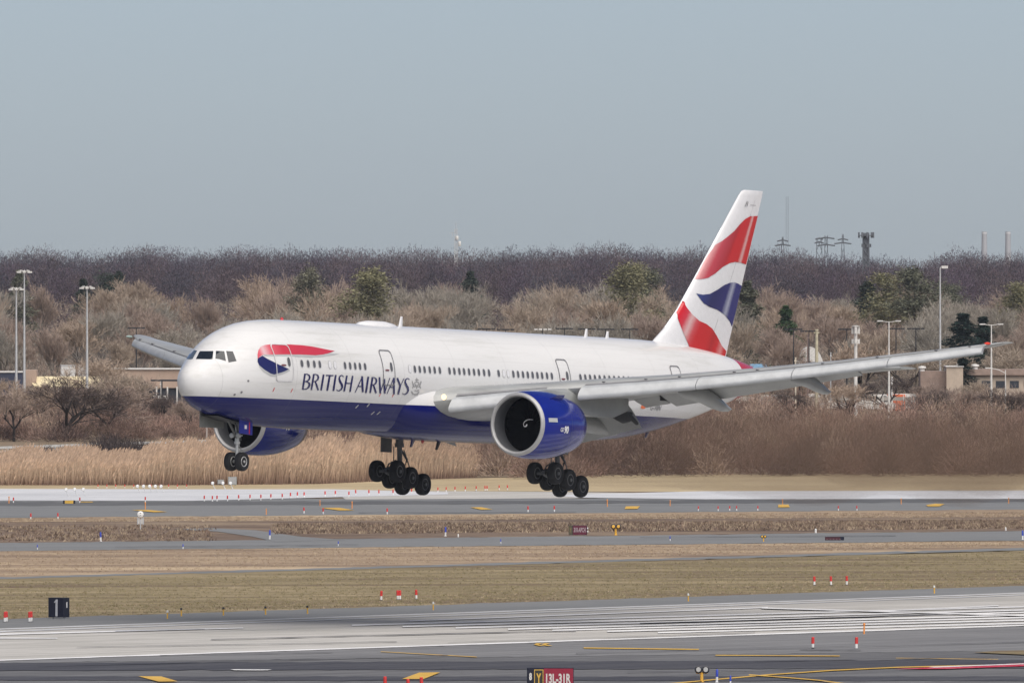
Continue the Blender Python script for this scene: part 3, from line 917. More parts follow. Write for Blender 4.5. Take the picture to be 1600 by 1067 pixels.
def thick(y, u):
    le, te, z0, t, tw, cb = wsec(y)
    return 5 * t * (.2969 * math.sqrt(u) - .1260 * u - .3516 * u * u + .2843 * u ** 3 - .1015 * u ** 4) * (te - le)
M_wing = Mat('wing_paint', rough=.4, coat=.15)
geo = M_wing.n('ShaderNodeNewGeometry')
sp = M_wing.n('ShaderNodeSeparateXYZ'); M_wing.l(geo.outputs['Normal'], sp.inputs[0])
under = M_wing.math('LESS_THAN', sp.outputs[2], -.1)
wc = M_wing.ramp(M_wing.noise(.7, 5, .7, stretch=(1, .3, 1)), [(.3, (.24, .245, .24)), (.6, (.34, .35, .345))])
M_wing.color(wc)
for sgn in (1, -1):
    ys = [2.0, 3.1, 4.5, 6, 8, 9.6, 12, 14, 16, 18, 20, 22, 24, 26, 28, 29.0, 29.5, 29.7, 30.0]
    mb = MB(); mb.rings([wing_ring(y, sgn=sgn) for y in ys])
    wing = mb.build('wing', [M_wing.m], plane, smooth=45)
    # slats: drooped nose pieces ahead of the wing
    def slat(ya, yb, ny):
        mb = MB(); R = []
        for i in range(ny + 1):
            y = ya + (yb - ya) * i / ny
            le, te, z0, t, tw, cb = wsec(y)
            sc = .52 + .75 * (te - le) / 13
            s_ = min(sc, 1.15)
            prof = [(.62, .30), (.40, .26), (.18, .15), (.02, -.02), (-.10, -.20), (-.14, -.34), (-.10, -.44), (.02, -.50), (.16, -.47), (.22, -.36), (.28, -.14), (.50, .14)]
            R.append([A(le - .52 * s_ + a * s_, sgn * y, z0 - .20 + b * s_) for a, b in prof])
        mb.rings(R)
        # paint: pale upper sheet, metal nose
        return mb
    for ya, yb in ((4.3, 8.6), (10.4, 29.2)):
        mb = MB(); V = []
        for i in range(9):
            y = ya + (yb - ya) * i / 8
            for u, dz_ in ((.004, .02), (.016, .02)):
                x, z = wpt(y, u, thick(y, u) + dz_)
                V.append(A(x, sgn * y, z))
        mb.add(V, [(2 * i, 2 * i + 1, 2 * i + 3, 2 * i + 2) for i in range(8)])
        mb.build('slat_gap_shade', M_seam, wing)  # dark strip on the wing nose, painted as the slat gap's shadow
    for ya, yb, ny in ((4.3, 8.6, 4), (10.4, 15.9, 4), (15.94, 20.4, 3), (20.44, 24.9, 3), (24.94, 29.3, 3)):
        slat(ya, yb, ny).build('slat', M_slat, wing, smooth=50)
    # small vent marks along the fixed leading edge
    for y in (11.2, 13.2, 14.8, 17.4, 18.5, 21.6, 24.2, 27.0, 28.6):
        x, z = wpt(y, .03, thick(y, .03) + .03)
        mb = MB(); mb.box(A(x, sgn * y, z), (.16, .14, .06))
        mb.build('slat_vent', M_seam, wing)
    # flaps, lowered
    def flap(name, ya, yb, ca, cb_, drop, ang, dx=0.0, fwd=.35):
        mb = MB(); R = []
        for y, c_ in ((ya, ca), ((ya + yb) / 2, (ca + cb_) / 2), (yb, cb_)):
            le, te, z0, t, tw, cbm = wsec(y)
            x0, z00 = wpt(y, 1.0, 0)
            x0 -= fwd * c_ - dx
            z00 -= drop
            R.append([A(x0 + c_ * (u * math.cos(ang) + v * math.sin(ang)), sgn * y, z00 + c_ * (v * math.cos(ang) - u * math.sin(ang))) for u, v in airfoil(.13, 10, .02)])
        mb.rings(R)
        mb.build(name, M_grey, wing, smooth=45)
    flap('inboard_flap', 3.7, 8.6, 3.2, 2.6, .25, math.radians(34), dx=-1.2)
    flap('flaperon', 8.8, 10.3, 1.8, 1.7, -.05, math.radians(20), dx=-1.0, fwd=.3)
    flap('outboard_flap', 10.45, 21.3, 2.1, 1.3, -.05, math.radians(21), dx=-.9, fwd=.3)
    # flap track fairings
    for y, xa, xb, zr, rr in ((13.1, 32.6, 38.7, -1.18, .36), (19.4, 34.4, 39.4, -.10, .30)):
        mb = MB(); R = []
        for q, r, dz in ((0, .03, 0), (.08, .5, 0), (.25, .85, 0), (.45, 1.0, 0), (.62, 1.0, -.05), (.8, .72, -.12), (.93, .34, -.1), (1, .04, 0)):
            x = xa + (xb - xa) * q
            le, te, z0, t, tw, cbm = wsec(y)
            zs = z0 - .012 * (x - le) - min(.55, .4) * .9
            zf_ = zs + (zr - zs) * max(0, (q - .35) / .65) ** 1.3
            R.append([A(x, sgn * y + rr * r * math.cos(k * math.pi / 6), zf_ + dz + rr * 1.35 * r * math.sin(k * math.pi / 6)) for k in range(12)])
        mb.rings(R)
        mb.build('flap_track_fairing', M_grey, wing, smooth=60)
    # inboard flap track and open wheel bay edge
    mb = MB()
    R = []
    for x, r, z in ((29.5, .05, -2.0), (30.6, .35, -2.05), (32.5, .45, -2.15), (34.6, .42, -2.3), (36.2, .26, -2.55), (36.9, .04, -2.75)):
        R.append([A(x, sgn * 6.4 + r * math.cos(k * math.pi / 6), z + r * 1.2 * math.sin(k * math.pi / 6)) for k in range(12)])
    mb.rings(R)
    mb.build('flap_track_fairing', M_grey, wing, smooth=60)
    # linkage between the flaps, its near-black bulk standing in for the shaded hole
    mb = MB()
    mb.tube([A(33.2, sgn * 8.9, -1.35), A(34.3, sgn * 8.85, -1.75), A(35.2, sgn * 8.8, -2.15)], [.10, .16, .10], 8)
    mb.tube([A(33.0, sgn * 8.7, -1.6), A(34.6, sgn * 8.75, -1.6)], .12, 8)
    mb.rings([[A(x, sgn * (8.75 + r_ * math.cos(k * math.pi / 4)), z + r_ * 1.2 * math.sin(k * math.pi / 4)) for k in range(8)] for x, r_, z in ((32.6, .05, -1.5), (33.0, .34, -1.6), (33.7, .36, -1.75), (34.4, .16, -1.9))])
    mb.build('flap_linkage', M_dark, wing, smooth=40)
    mb = MB()
    for ya_, yb_ in ((10.45, 10.55),):
        mb.box(A(35.7, sgn * 10.38, -.62), (1.0, .10, .36))
    mb.build('flap_end_rib', M_dark, wing)
    # tip light
    mb = MB(); mb.lathe([(0, .02), (.12, .07), (.4, .09), (.7, .02)], A(40.15, sgn * 29.6, 2.78), 'X', 10)
    mb.build('navigation_light', simple('nav_light_' + ('red' if sgn > 0 else 'green'), (.75, .06, .03) if sgn > 0 else (.32, .40, .36), .2), wing, smooth=60)
    # landing light in the wing root
    px_, pz_ = 21.9, -1.05
    mb = MB(); mb.lathe([(0, .06), (.05, .13), (.10, .17), (.12, .17)], A(22.15, sgn * 3.75, -.98), 'X', 16)
    lm = Mat('landing_lamp', (.9, .75, .5), .2)
    lm.b.inputs['Emission Color'].default_value = (1, .72, .38, 1)
    lm.b.inputs['Emission Strength'].default_value = .9
    mb.build('landing_light', lm.m, wing, smooth=60)

fm_ = Mat('fan_dark', (.003, .003, .004), .9, spec=.05)
FANM = fm_.m
# engines ------------------------------------------------------
for sgn in (1, -1):
    ec = (20.75, sgn * 9.5, -2.52)
    def EA(dx, y, z): return A(ec[0] + dx, ec[1] + y, ec[2] + z)
    def elathe(mb, prof, n=64, zdrop=0.0, cap=False):
        R = []
        for dx, r in prof:
            R.append([EA(dx, r * math.cos(2 * math.pi * k / n), r * math.sin(2 * math.pi * k / n)) for k in range(n)])
        mb.rings(R, cap)
    mb = MB()
    elathe(mb, [(.20, 1.832), (.42, 1.872), (.8, 1.925), (1.3, 1.955), (1.9, 1.965), (2.6, 1.955), (3.3, 1.90), (4.0, 1.80), (4.7, 1.66), (5.3, 1.50), (5.32, 1.44), (4.8, 1.46), (4.2, 1.5)])
    eng = mb.build('engine', M_eng, plane, smooth=60)
    mb = MB()
    elathe(mb, [(.20, 1.834), (.12, 1.805), (.04, 1.755), (0, 1.70), (.02, 1.64), (.08, 1.60), (.16, 1.575)])
    mb.build('inlet_lip', M_lip, eng, smooth=80)
    mb = MB(); elathe(mb, [(.16, 1.573), (.3, 1.545), (.6, 1.535), (.95, 1.56), (1.30, 1.60)])
    mb.build('inlet_liner', M_inlet, eng, smooth=60)
    mb = MB(); elathe(mb, [(1.30, 1.602), (1.9, 1.61)]); mb.mat(0)
    mb.add([EA(1.75, 1.6 * math.cos(2 * math.pi * k / 48), 1.6 * math.sin(2 * math.pi * k / 48)) for k in range(48)], [tuple(range(48))])
    for k in range(22):          # fan blades
        a = 2 * math.pi * k / 22
        V = []
        for r in (.4, .9, 1.3, 1.58):
            for dx, da in ((1.34 + .12 * r, -.10 + .02 * r), (1.60, .13)):
                V.append(EA(dx, r * math.cos(a + da + r * .12), r * math.sin(a + da + r * .12)))
        mb.add(V, [(0, 1, 3, 2), (2, 3, 5, 4), (4, 5, 7, 6)])
    mb.build('fan', FANM, eng, smooth=30)
    mb = MB(); elathe(mb, [(.95, .01), (1.0, .10), (1.2, .26), (1.5, .42)], 24)
    spn = mb.build('spinner', FANM, eng, smooth=60)
    mb = MB(); V = []
    for k in range(15):          # white comma on the spinner
        a = math.radians(48 + k * 23)
        r = .10 + .28 * math.exp(-k * .33)
        dx = np.interp(r, [.01, .10, .26, .42], [.95, 1.0, 1.2, 1.5])
        wd = .065
        V.append(EA(dx - .03, (r - wd / 2) * math.cos(a), (r - wd / 2) * math.sin(a)))
        V.append(EA(dx - .03 + .03, (r + wd / 2) * math.cos(a), (r + wd / 2) * math.sin(a)))
    mb.add(V, [(2 * i, 2 * i + 1, 2 * i + 3, 2 * i + 2) for i in range(14)])
    mb.build('spinner_swirl', M_wht, spn)
    mb = MB(); elathe(mb, [(4.2, 1.40), (4.9, 1.20), (5.6, 1.02), (6.4, .78), (6.42, .70), (5.8, .6), (7.3, .1)], 40)
    mb.build('exhaust_cone', simple('exhaust_metal', (.22, .20, .18), .4, .7), eng, smooth=60)
    # chine and badge plate on the outer side, maker's lettering, cowl seams
    def on_cowl(dx, ang, off=.02):
        r = np.interp(dx, [.42, .8, 1.3, 1.9, 2.6, 3.3, 4.0, 4.7, 5.3], [1.872, 1.925, 1.955, 1.965, 1.955, 1.90, 1.80, 1.66, 1.5]) + off
        return EA(dx, r * math.cos(ang) * 1, r * math.sin(ang))
    mb = MB()
    for s2 in (1,):
        # plate at about 9 o'clock on the port side
        a0, a1 = (.08, .20)
        if s2 < 0: a0, a1 = math.pi - .20, math.pi - .08
        V = [on_cowl(dx, a, .03) for dx in (.05 + .45, .8, 1.1, 1.35) for a in (a0, a1)]
        mb.add(V, [(0, 1, 3, 2), (2, 3, 5, 4), (4, 5, 7, 6)])
    mb.build('cowl_latch_plate', M_lgrey, eng)
    mb = MB()
    for s2 in (1,):
        base = 0 if s2 > 0 else math.pi
        f = lambda u, v: on_cowl(2.15 + u * s2 * 1, base - s2 * .13 + s2 * v, .025)
        text_on(mb, 'GE', lambda u, v: f(u - .28, v / 1.95), .34, .24, .02); text_on(mb, '90', lambda u, v: f(u + .20, v / 1.95), .48, .44, .05)
    mb.build('cowl_lettering', M_wht, eng)
    mb = MB()
    for dx in (3.05,):
        n = 64
        V = [on_cowl(dx + e, 2 * math.pi * k / n, .004) for e in (0, .025) for k in range(n)]
        mb.add(V, [(k, (k + 1) % n, n + (k + 1) % n, n + k) for k in range(n)])
    mb.build('cowl_seam', simple('cowl_seam_blue', (.02, .03, .12), .5), eng)
    # strake
    mb = MB()
    for sd_ in ((sgn > 0) * 2 - 1, ):
        a = math.radians(50) if sgn > 0 else math.radians(130)
        mb.rings([[on_cowl(dx, a + da, o_) for o_, da in ((-.02, -.015), (h, 0), (-.02, .015))] for dx, h in ((1.5, .02), (2.2, .32), (2.9, .36), (3.0, .02))])
    mb.build('strake', M_eng, eng)
    # pylon
    mb = MB(); R = []
    for x, z0, z1, wd in ((23.2, -.62, -.55, .08), (24.2, -.85, -.42, .28), (26, -1.4, -.35, .34), (28.5, -1.9, -.5, .34), (31, -1.9, -.6, .28), (33, -1.45, -.7, .05)):
        R.append([A(x, ec[1] + a * wd, z0 + (z1 - z0) * b) for a, b in ((-1, 0), (-1, .8), (-.4, 1), (.4, 1), (1, .8), (1, 0))])
    mb.rings(R)
    mb.build('pylon', M_grey, plane, smooth=40)

# landing gear ---------------------------------------------------
def wheel_mesh(name, r, wd, mats):
    mb = MB()
    h = wd / 2
    mb.mat(0); mb.lathe([(-h * .72, r * .55), (-h * .95, r * .70), (-h, r * .82), (-h * .85, r * .94), (-h * .45, r * .995), (0, r), (h * .45, r * .995), (h * .85, r * .94), (h, r * .82), (h * .95, r * .70), (h * .72, r * .55)], (0, 0, 0), 'Y', 36)
    mb.mat(1)
    for s_ in (1, -1):
        mb.lathe([(s_ * h * .70, r * .56), (s_ * h * .80, r * .52), (s_ * h * .74, r * .46), (s_ * h * .45, r * .36), (s_ * h * .42, r * .16), (s_ * h * .95, r * .13), (s_ * h * .98, r * .03)], (0, 0, 0), 'Y', 28)
    o = mb.build(name, mats, smooth=45)
    me_ = o.data
    bpy.data.objects.remove(o)
    return me_
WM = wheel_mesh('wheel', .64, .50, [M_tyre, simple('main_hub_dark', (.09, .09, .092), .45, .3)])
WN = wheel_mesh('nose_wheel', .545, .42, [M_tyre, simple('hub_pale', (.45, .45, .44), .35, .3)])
bx = [(30.62, -5.17), (32.02, -5.52), (33.42, -5.87)]
for sgn in (1, -1):
    yc = sgn * 5.42
    mb = MB()
    mb.tube([A(31.9, yc, -1.6), A(31.9, yc, -3.6)], .23, 16)
    mb.tube([A(31.9, yc, -3.6), A(32.0, yc, -5.2)], .15, 16)
    mb.tube([A(31.9, yc, -3.5), A(31.9, yc, -3.75)], .28, 16)
    mb.tube([A(31.9, yc, -4.9), A(32.0, yc, -5.62)], .24, 14)
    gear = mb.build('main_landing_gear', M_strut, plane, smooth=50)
    mb = MB()
    mb.tube([A(30.4, yc, -5.12), A(30.7, yc, -5.19), A(33.3, yc, -5.84), A(33.6, yc, -5.9)], [.12, .19, .19, .12], 12)
    for x, z in bx: mb.tube([A(x, yc - .95, z), A(x, yc + .95, z)], .10, 12)
    mb.tube([A(30.7, yc + .15, -5.35), A(32, yc + .15, -5.0)], .04, 8)
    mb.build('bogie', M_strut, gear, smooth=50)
    mb = MB()
    mb.tube([A(31.9, yc, -3.3), A(33.9, yc - sgn * .3, -2.2)], .09, 10)          # drag brace
    mb.tube([A(31.9, yc, -3.2), A(31.3, yc - sgn * 2.2, -2.4)], .09, 10)        # side brace
    mb.tube([A(32.1, yc, -3.9), A(32.75, yc, -4.45), A(32.35, yc, -5.15)], .07, 8)   # torsion links
    mb.tube([A(32.2, yc + .12, -3.9), A(32.9, yc + .1, -4.9), A(33.2, yc + .1, -5.6)], .035, 8)
    mb.tube([A(31.7, yc - .1, -4.5), A(30.9, yc - .1, -4.75), A(30.7, yc - .1, -5.1)], .045, 8)
    mb.tube([A(31.7, yc + .15, -4.7), A(30.8, yc + .15, -4.6), A(30.8, yc + .15, -5.1)], .03, 8)
    mb.tube([A(31.6, yc - .2, -3.7), A(31.6, yc - .2, -5.0)], .03, 8)
    mb.tube([A(32.2, yc - .2, -2.6), A(32.5, yc - .25, -3.6), A(32.2, yc - .15, -4.3)], .03, 8)
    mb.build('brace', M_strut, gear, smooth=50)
    mb = MB()
    mb.rings([[A(30.75 + a, yc + sgn * o_, z) for a, o_ in ((0, .55), (1.3, .62), (1.3, .66), (0, .59))] for z in (-2.4, -4.05)])
    mb.build('gear_door', M_strut, gear)
    for x, z in bx:
        for s2 in (1, -1):
            o = link('wheel', WM, gear, A(x, yc + s2 * .70, z))
# nose gear
mb = MB()
mb.tube([A(5.95, 0, -2.6), A(5.95, 0, -4.0)], .13, 16)
mb.tube([A(5.95, 0, -4.0), A(5.93, 0, -5.0)], .085, 16)
mb.tube([A(5.95, 0, -3.95), A(5.95, 0, -4.1)], .17, 16)
mb.tube([A(5.93, -.35, -5.1), A(5.93, .35, -5.1)], .09, 12)
mb.tube([A(5.93, 0, -4.85), A(5.93, 0, -5.15)], [.10, .12], 12)
mb.tube([A(6.1, 0, -4.1), A(6.45, 0, -4.5), A(6.1, 0, -4.95)], .05, 8)
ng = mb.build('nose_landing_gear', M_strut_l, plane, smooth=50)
mb = MB()
mb.tube([A(5.9, 0, -3.75), A(4.9, 0, -2.7)], .08, 10)
mb.tube([A(5.9, .12, -3.5), A(5.5, .12, -2.9)], .05, 10)
mb.tube([A(6.05, .1, -2.9), A(6.15, .12, -3.9)], .035, 8)
mb.build('brace', M_strut, ng, smooth=50)
for s2 in (1, -1): link('wheel', WN, ng, A(5.93, s2 * .36, -5.10))
mb = MB()
for y in (.22, -.22):
    mb.lathe([(0, .13), (.10, .15), (.14, .13), (.15, .02)], A(5.80, y, -3.62), 'X', 16)
mb.box(A(5.9, 0, -3.62), (.12, .7, .08))
mb.build('taxi_lights', M_strut_l, ng, smooth=40)
dm = Mat('nose_door_paint', (.010, .018, .22), .3, 0, .5)
for s2, xa, xb, zt_, zb_ in ((1, 5.15, 6.55, -2.72, -3.50),):
    mb = MB()
    mb.rings([[A(xa + a, s2 * (.62 + b), z - .06 * a) for a, b in ((0, 0), (1.35, 0), (1.35, .05), (0, .05))] for z in (zt_, zb_)])
    dr = mb.build('gear_door', dm.m, ng)
    mb = MB()
    mb.add([A(x, .673, z) for x, z in ((6.12, -2.85), (6.22, -2.85), (6.22, -3.52), (6.12, -3.52))], [(0, 1, 2, 3)])
    mb.build('door_stripe', M_red, dr)
    mb = MB()
    mb.add([A(x, .673, z) for x, z in ((5.66, -3.02), (5.9, -3.02), (5.9, -3.24), (5.66, -3.24))], [(0, 1, 2, 3)])
    mb.build('door_code', M_wht, dr)
mb = MB()
mb.rings([[A(2.9 + a * 2.5, -.62 + b, z) for a, b in ((0, 0), (1, 0), (1, .05), (0, .05))] for z in (-2.35, -3.22)])
mb.build('gear_door', simple('door_inner_grey', (.16, .165, .15), .5), ng)
mb = MB()
mb.add([A(x, y, z) for x, z in ((3.0, -2.56), (4.6, -2.80), (6.6, -2.975)) for y in (-.55, .55)], [(0, 1, 3, 2), (2, 3, 5, 4)])
wb = mb.build('wheel_well_shade', M_dark, ng)  # flat near-black sheet painted as the shade of the open nose gear bay
#@@ENV@@
# ================================================================ VEGETATION
def perp(d):
    a = np.cross(d, np.array([0, 0, 1.0]))
    n = np.linalg.norm(a, axis=-1, keepdims=True)
    a = np.where(n < 1e-6, np.array([1.0, 0, 0]), a / np.maximum(n, 1e-6))
    return a
def ribbons(P0, P1, W0, W1, R):
    """thin quads from P0 to P1, turned at random about their length"""
    d = P1 - P0
    d = d / np.maximum(np.linalg.norm(d, axis=1, keepdims=True), 1e-6)
    a = perp(d); b = np.cross(d, a)
    t = R.uniform(0, math.pi, (len(d), 1))
    s = a * np.cos(t) + b * np.sin(t)
    V = np.stack([P0 - s * W0[:, None] / 2, P0 + s * W0[:, None] / 2, P1 + s * W1[:, None] / 2, P1 - s * W1[:, None] / 2], 1).reshape(-1, 3)
    F = np.arange(len(V)).reshape(-1, 4)
    return V, F
def grow(R, h, spread, forks=(5, 4, 4, 4, 3), trunk=.22, up=.35, lean=.0):
    """limb segments of a leafless tree: (start, end, radius0, radius1) by level"""
    segs = []
    r0 = h * .020 + .05
    stems = [(np.array([0, 0, 0.]), np.array([lean, 0, 1.0]), trunk * h, r0)]
    for lv, nf in enumerate(forks):
        nxt = []
        for p, d, ln, r in stems:
            d = d / np.linalg.norm(d)
            q = p + d * ln
            segs.append((p, q, r, r * .68, lv))
            
            for i in range(nf):
                t = R.uniform(.45, 1) if lv else R.uniform(.75, 1)
                ax = R.normal(size=3); ax -= ax.dot(d) * d; ax /= np.linalg.norm(ax)
                ang = R.uniform(.25, .75) * spread
                nd = d * math.cos(ang) + ax * math.sin(ang) + np.array([0, 0, up * R.uniform(.2, 1)])
                nxt.append((p + d * ln * t, nd, ln * R.uniform(.55, .85) if lv else h * .26 * R.uniform(.8, 1.15), r * R.uniform(.45, .6)))
        stems = nxt
    for p, d, ln, r in stems:
        d = d / np.linalg.norm(d)
        segs.append((p, p + d * ln, r, r * .4, len(forks)))
    return segs
def tree_meshes(seed, h, spread, twig_mat, bark_mat, forks=(5, 4, 4, 4, 4, 4), trunk=.22, up=.35, tw=.05):
    R = np.random.default_rng(seed)
    segs = grow(R, h, spread, forks, trunk, up)
    zmax = max(s[1][2] for s in segs)
    k = h / zmax
    mb = MB()
    P0, P1, W0, W1 = [], [], [], []
    for p, q, a, b, lv in segs:
        if lv <= 2:
            mb.tube([p * k, q * k], [a * k, max(b * k, .02)], 5, cap=False)
        else:
            P0.append(p * k); P1.append(q * k); W0.append(max(a * 2, tw)); W1.append(max(b * 2, tw * .7))
    me_t = mb.build('trunk', bark_mat, smooth=60, recalc=False)
    td = me_t.data; bpy.data.objects.remove(me_t)
    V, F = ribbons(np.array(P0), np.array(P1), np.array(W0), np.array(W1), R)
    o = npmesh('crown', V, F, twig_mat)
    cd = o.data; bpy.data.objects.remove(o)
    return td, cd
def twig_mat(name, a, b, rv=.35):
    m = Mat(name, rough=.9, spec=.1)
    oi = m.n('ShaderNodeObjectInfo')
    c1 = m.mix(oi.outputs['Random'], a, b)
    nz = m.noise(.25, 3)
    c2 = m.mix(m.math('MULTIPLY', nz, rv), c1, tuple(x * .45 for x in a))
    m.color(c2)
    return m.m
MT_tan = twig_mat('twigs_tan', (.42, .325, .25), (.36, .30, .24), .2)
MT_grey = twig_mat('twigs_grey', (.35, .315, .265), (.29, .27, .235), .2)
MT_red = twig_mat('twigs_reddish', (.36, .28, .23), (.32, .25, .21), .2)
MT_dark = twig_mat('twigs_dark', (.10, .08, .075), (.13, .10, .09))
MB_bark = twig_mat('bark_grey_brown', (.14, .12, .105), (.24, .22, .20))
MB_dark = twig_mat('bark_dark', (.035, .03, .028), (.05, .042, .04))
PROTO = []
for i, (mt, sp_, up_) in enumerate(((MT_tan, 1.0, .30), (MT_grey, 1.15, .25), (MT_tan, .85, .4), (MT_red, 1.05, .3), (MT_grey, .95, .35), (MT_tan, 1.2, .2), (MT_red, .8, .45), (MT_grey, 1.1, .3))):
    PROTO.append(tree_meshes(100 + i, 16.0, sp_, mt, MB_bark, up=up_))
TONE = ['tan', 'grey', 'tan', 'reddish', 'grey', 'tan', 'reddish', 'grey']

def zone(px):
    for lim, ph in ((60, 'at the far left behind the two light masts'), (135, 'between the light masts at the left'), (215, 'right of the third light mast at the left'), (300, 'behind the starboard wing tip'),
                    (400, 'above the airliner nose'), (500, 'above the red nose ribbon'), (600, 'above the airline title'), (700, 'above the white roof dome'), (800, 'above the middle of the fuselage'),
                    (900, 'above the wing root'), (1000, 'above the rear fuselage'), (1080, 'just ahead of the tail fin'), (1200, 'behind the tail fin'), (1300, 'behind the white domed tent'),
                    (1400, 'behind the white antenna pole'), (1480, 'left of the tall mast behind the port wing'), (1560, 'right of the tall mast behind the port wing')):
        if px < lim: return ph
    return 'at the far right beyond the port wing tip'
def put_tree(px, dist, h, protoi, name='bare_tree', label=None, cat='tree', group='leafless trees of the woods', base=0.0):
    td, cd = PROTO[protoi]
    r = empty(name, (xat(px, dist), dist, base), random.uniform(0, 6.28))
    k = h / 16.0
    r.scale = (k * random.uniform(.95, 1.2), k * random.uniform(.95, 1.2), k)
    link('trunk', td, r); link('crown', cd, r)
    tag(r, label or 'leafless %s tree in the woods %s' % (TONE[protoi], zone(px)), cat, group)
    return r
TOPX = [-200, 0, 30, 60, 120, 200, 300, 360, 400, 460, 530, 600, 640, 700, 740, 800, 860, 930, 1000, 1060, 1110, 1170, 1200, 1240, 1290, 1340, 1370, 1450, 1480, 1600, 1800]
TOPY = [428, 432, 440, 432, 455, 436, 448, 438, 424, 424, 428, 428, 432, 426, 440, 450, 436, 432, 430, 446, 448, 430, 424, 438, 458, 470, 446, 440, 446, 452, 450]
def ztop(px, dist, extra=0): return CAM_H - (np.interp(px, TOPX, TOPY) + extra - YH) * dist / FOC
rows = [(3350, -2, 14), (3200, 2, 14), (3050, 6, 15), (2920, 12, 15), (2800, 20, 15), (2690, 30, 16), (2590, 42, 16), (2500, 56, 16), (2420, 74, 15)]
for dist, extra, n in rows:
    for i in range(n):
        px = -190 + 1980 * (i + random.uniform(.15, .85)) / n
        if abs(px - 1262) < 34 and dist < 2600: continue
        h = max(4.5, ztop(px, dist, extra + random.uniform(-9, 12)))
        put_tree(px, dist + random.uniform(-50, 50), h, random.randrange(8))

# dense understorey behind and between the trees (nobody could count it)
def thicket(name, pts, mat, label, cat, twigs=150, tw=.05, seed=3, tl=.8, up=.45, bf=0.0):
    """pts: x, y, radius, height, colour"""
    R = np.random.default_rng(seed)
    P = np.array([p[:4] for p in pts]); K = np.array([p[4] for p in pts])
    n = len(P)
    idx = np.repeat(np.arange(n), twigs)
    m = len(idx)
    rad, hh = P[idx, 2][:, None], P[idx, 3][:, None]
    # each twig sits in a dome shaped crown, mostly near its outside, and points out and up
    u = R.normal(size=(m, 3)); u[:, 2] = np.abs(u[:, 2]); u /= np.linalg.norm(u, axis=1, keepdims=True)
    q = R.uniform(.12, 1, (m, 1)) ** .5
    lob = 1 + .16 * np.sin(u[:, :1] * 5 + idx[:, None]) * np.cos(u[:, 1:2] * 4 + idx[:, None] * 1.7)
    s_ = np.concatenate([P[idx, :2] + u[:, :2] * rad * q * lob, hh * bf + hh * (1 - bf) * u[:, 2:3] * q * lob * .93 + .1], 1)
    dr = u * np.array([1, 1, .9]) + R.normal(0, .42, (m, 3)) + np.array([0, 0, up])
    dr /= np.linalg.norm(dr, axis=1, keepdims=True)
    ln = R.uniform(.5, 1.3, (m, 1)) * tl
    mid = s_ + dr * ln * .5
    e = mid + (dr + R.normal(0, .3, (m, 3))) * ln * .5
    e[:, 2] = np.maximum(e[:, 2], .05)
    v1, f1 = ribbons(s_, mid, np.full(m, tw * 1.2), np.full(m, tw), R)
    v2, f2 = ribbons(mid, e, np.full(m, tw), np.full(m, tw * .4), R)
    V = np.concatenate([v1, v2]); F = np.concatenate([f1, f2 + len(v1)])
    c_ = K[idx] * R.uniform(.6, 1.35, (m, 1))
    cols = np.concatenate([np.repeat(c_, 4, 0), np.repeat(c_ * 1.1, 4, 0)])
    o = npmesh(name, V, F, mat, cols)
    return tag(o, label, cat, kind='stuff')
M_tint = attr_mat('tinted_twigs', .9)
# far wooded ridge
pts2 = []
RX = [-300, 0, 60, 110, 160, 220, 300, 400, 600, 700, 800, 950, 1050, 1100, 1180, 1250, 1340, 1400, 1440, 1500, 1560, 1600, 1900]
RY = [386, 390, 380, 394, 391, 378, 387, 382, 386, 386, 388, 377, 387, 382, 386, 388, 399, 401, 404, 384, 397, 386, 392]
pts = []
for dist in (3750, 4100, 4450, 4800, 5100):
    px = -260
    while px < 1880:
        px += random.uniform(11, 20)
        d = dist + random.uniform(-90, 90)
        yt = np.interp(px, RX, RY) + (5100 - dist) * .020 + random.uniform(-3, 4) + 1.6 * math.sin(px * .045) + 1.2 * math.sin(px * .11 + dist)
        h = CAM_H - (yt - YH) * d / FOC
        k = random.uniform(.75, 1.2)
        base = random.choice(((.082, .062, .082), (.095, .072, .08), (.072, .066, .084), (.105, .082, .088)))
        pts.append((xat(px, d), d, random.uniform(4.0, 7.0), h, tuple(c_ * k for c_ in base)))
px = -260
while px < 1880:
    px += random.uniform(9, 15)
    d = 3740 + random.uniform(-40, 40)
    pts2.append((xat(px, d), d, random.uniform(4, 6), random.uniform(14.5, 17.5), tuple(c_ * random.uniform(.8, 1.1) for c_ in (.10, .078, .082))))
pts3 = []
for dist in (3900, 4600):
    for lo, hi in ((-2600, -260), (1880, 4200)):
        px = lo
        while px < hi:
            px += random.uniform(14, 24)
            d = dist + random.uniform(-120, 120)
            pts3.append((xat(px, d), d, random.uniform(4.5, 7.5), CAM_H - (388 + random.uniform(-4, 5) - YH) * d / FOC, (.09, .07, .08)))
for dist, h0, h1 in ((2500, 8, 13), (2900, 12, 17), (3300, 14, 19)):
    for lo, hi in ((-2600, -200), (1800, 4200)):
        px = lo
        while px < hi:
            px += random.uniform(40, 70)
            d = dist + random.uniform(-150, 150)
            pts3.append((xat(px, d), d, random.uniform(4.5, 7), random.uniform(h0, h1), (.30, .24, .19)))
for lo, hi in ((-2600, -160), (1860, 4200)):
    for _ in range(260):
        x_, y_, _z = G(random.uniform(lo, hi), random.uniform(650, 745))
        pts3.append((x_, y_, random.uniform(2, 3.4), random.uniform(2, 4), (.24, .165, .13)))
thicket('outer_woods', pts3, M_tint, 'leafless woods and scrub continuing past both ends of the field', 'woods', twigs=330, tw=.11, seed=14, tl=1.1, up=.3)
thicket('distant_wood_edge', pts2, M_tint, 'dark lower edge of the leafless woods below the skyline band', 'woods', twigs=900, tw=.09, seed=12, tl=.8, up=.3)
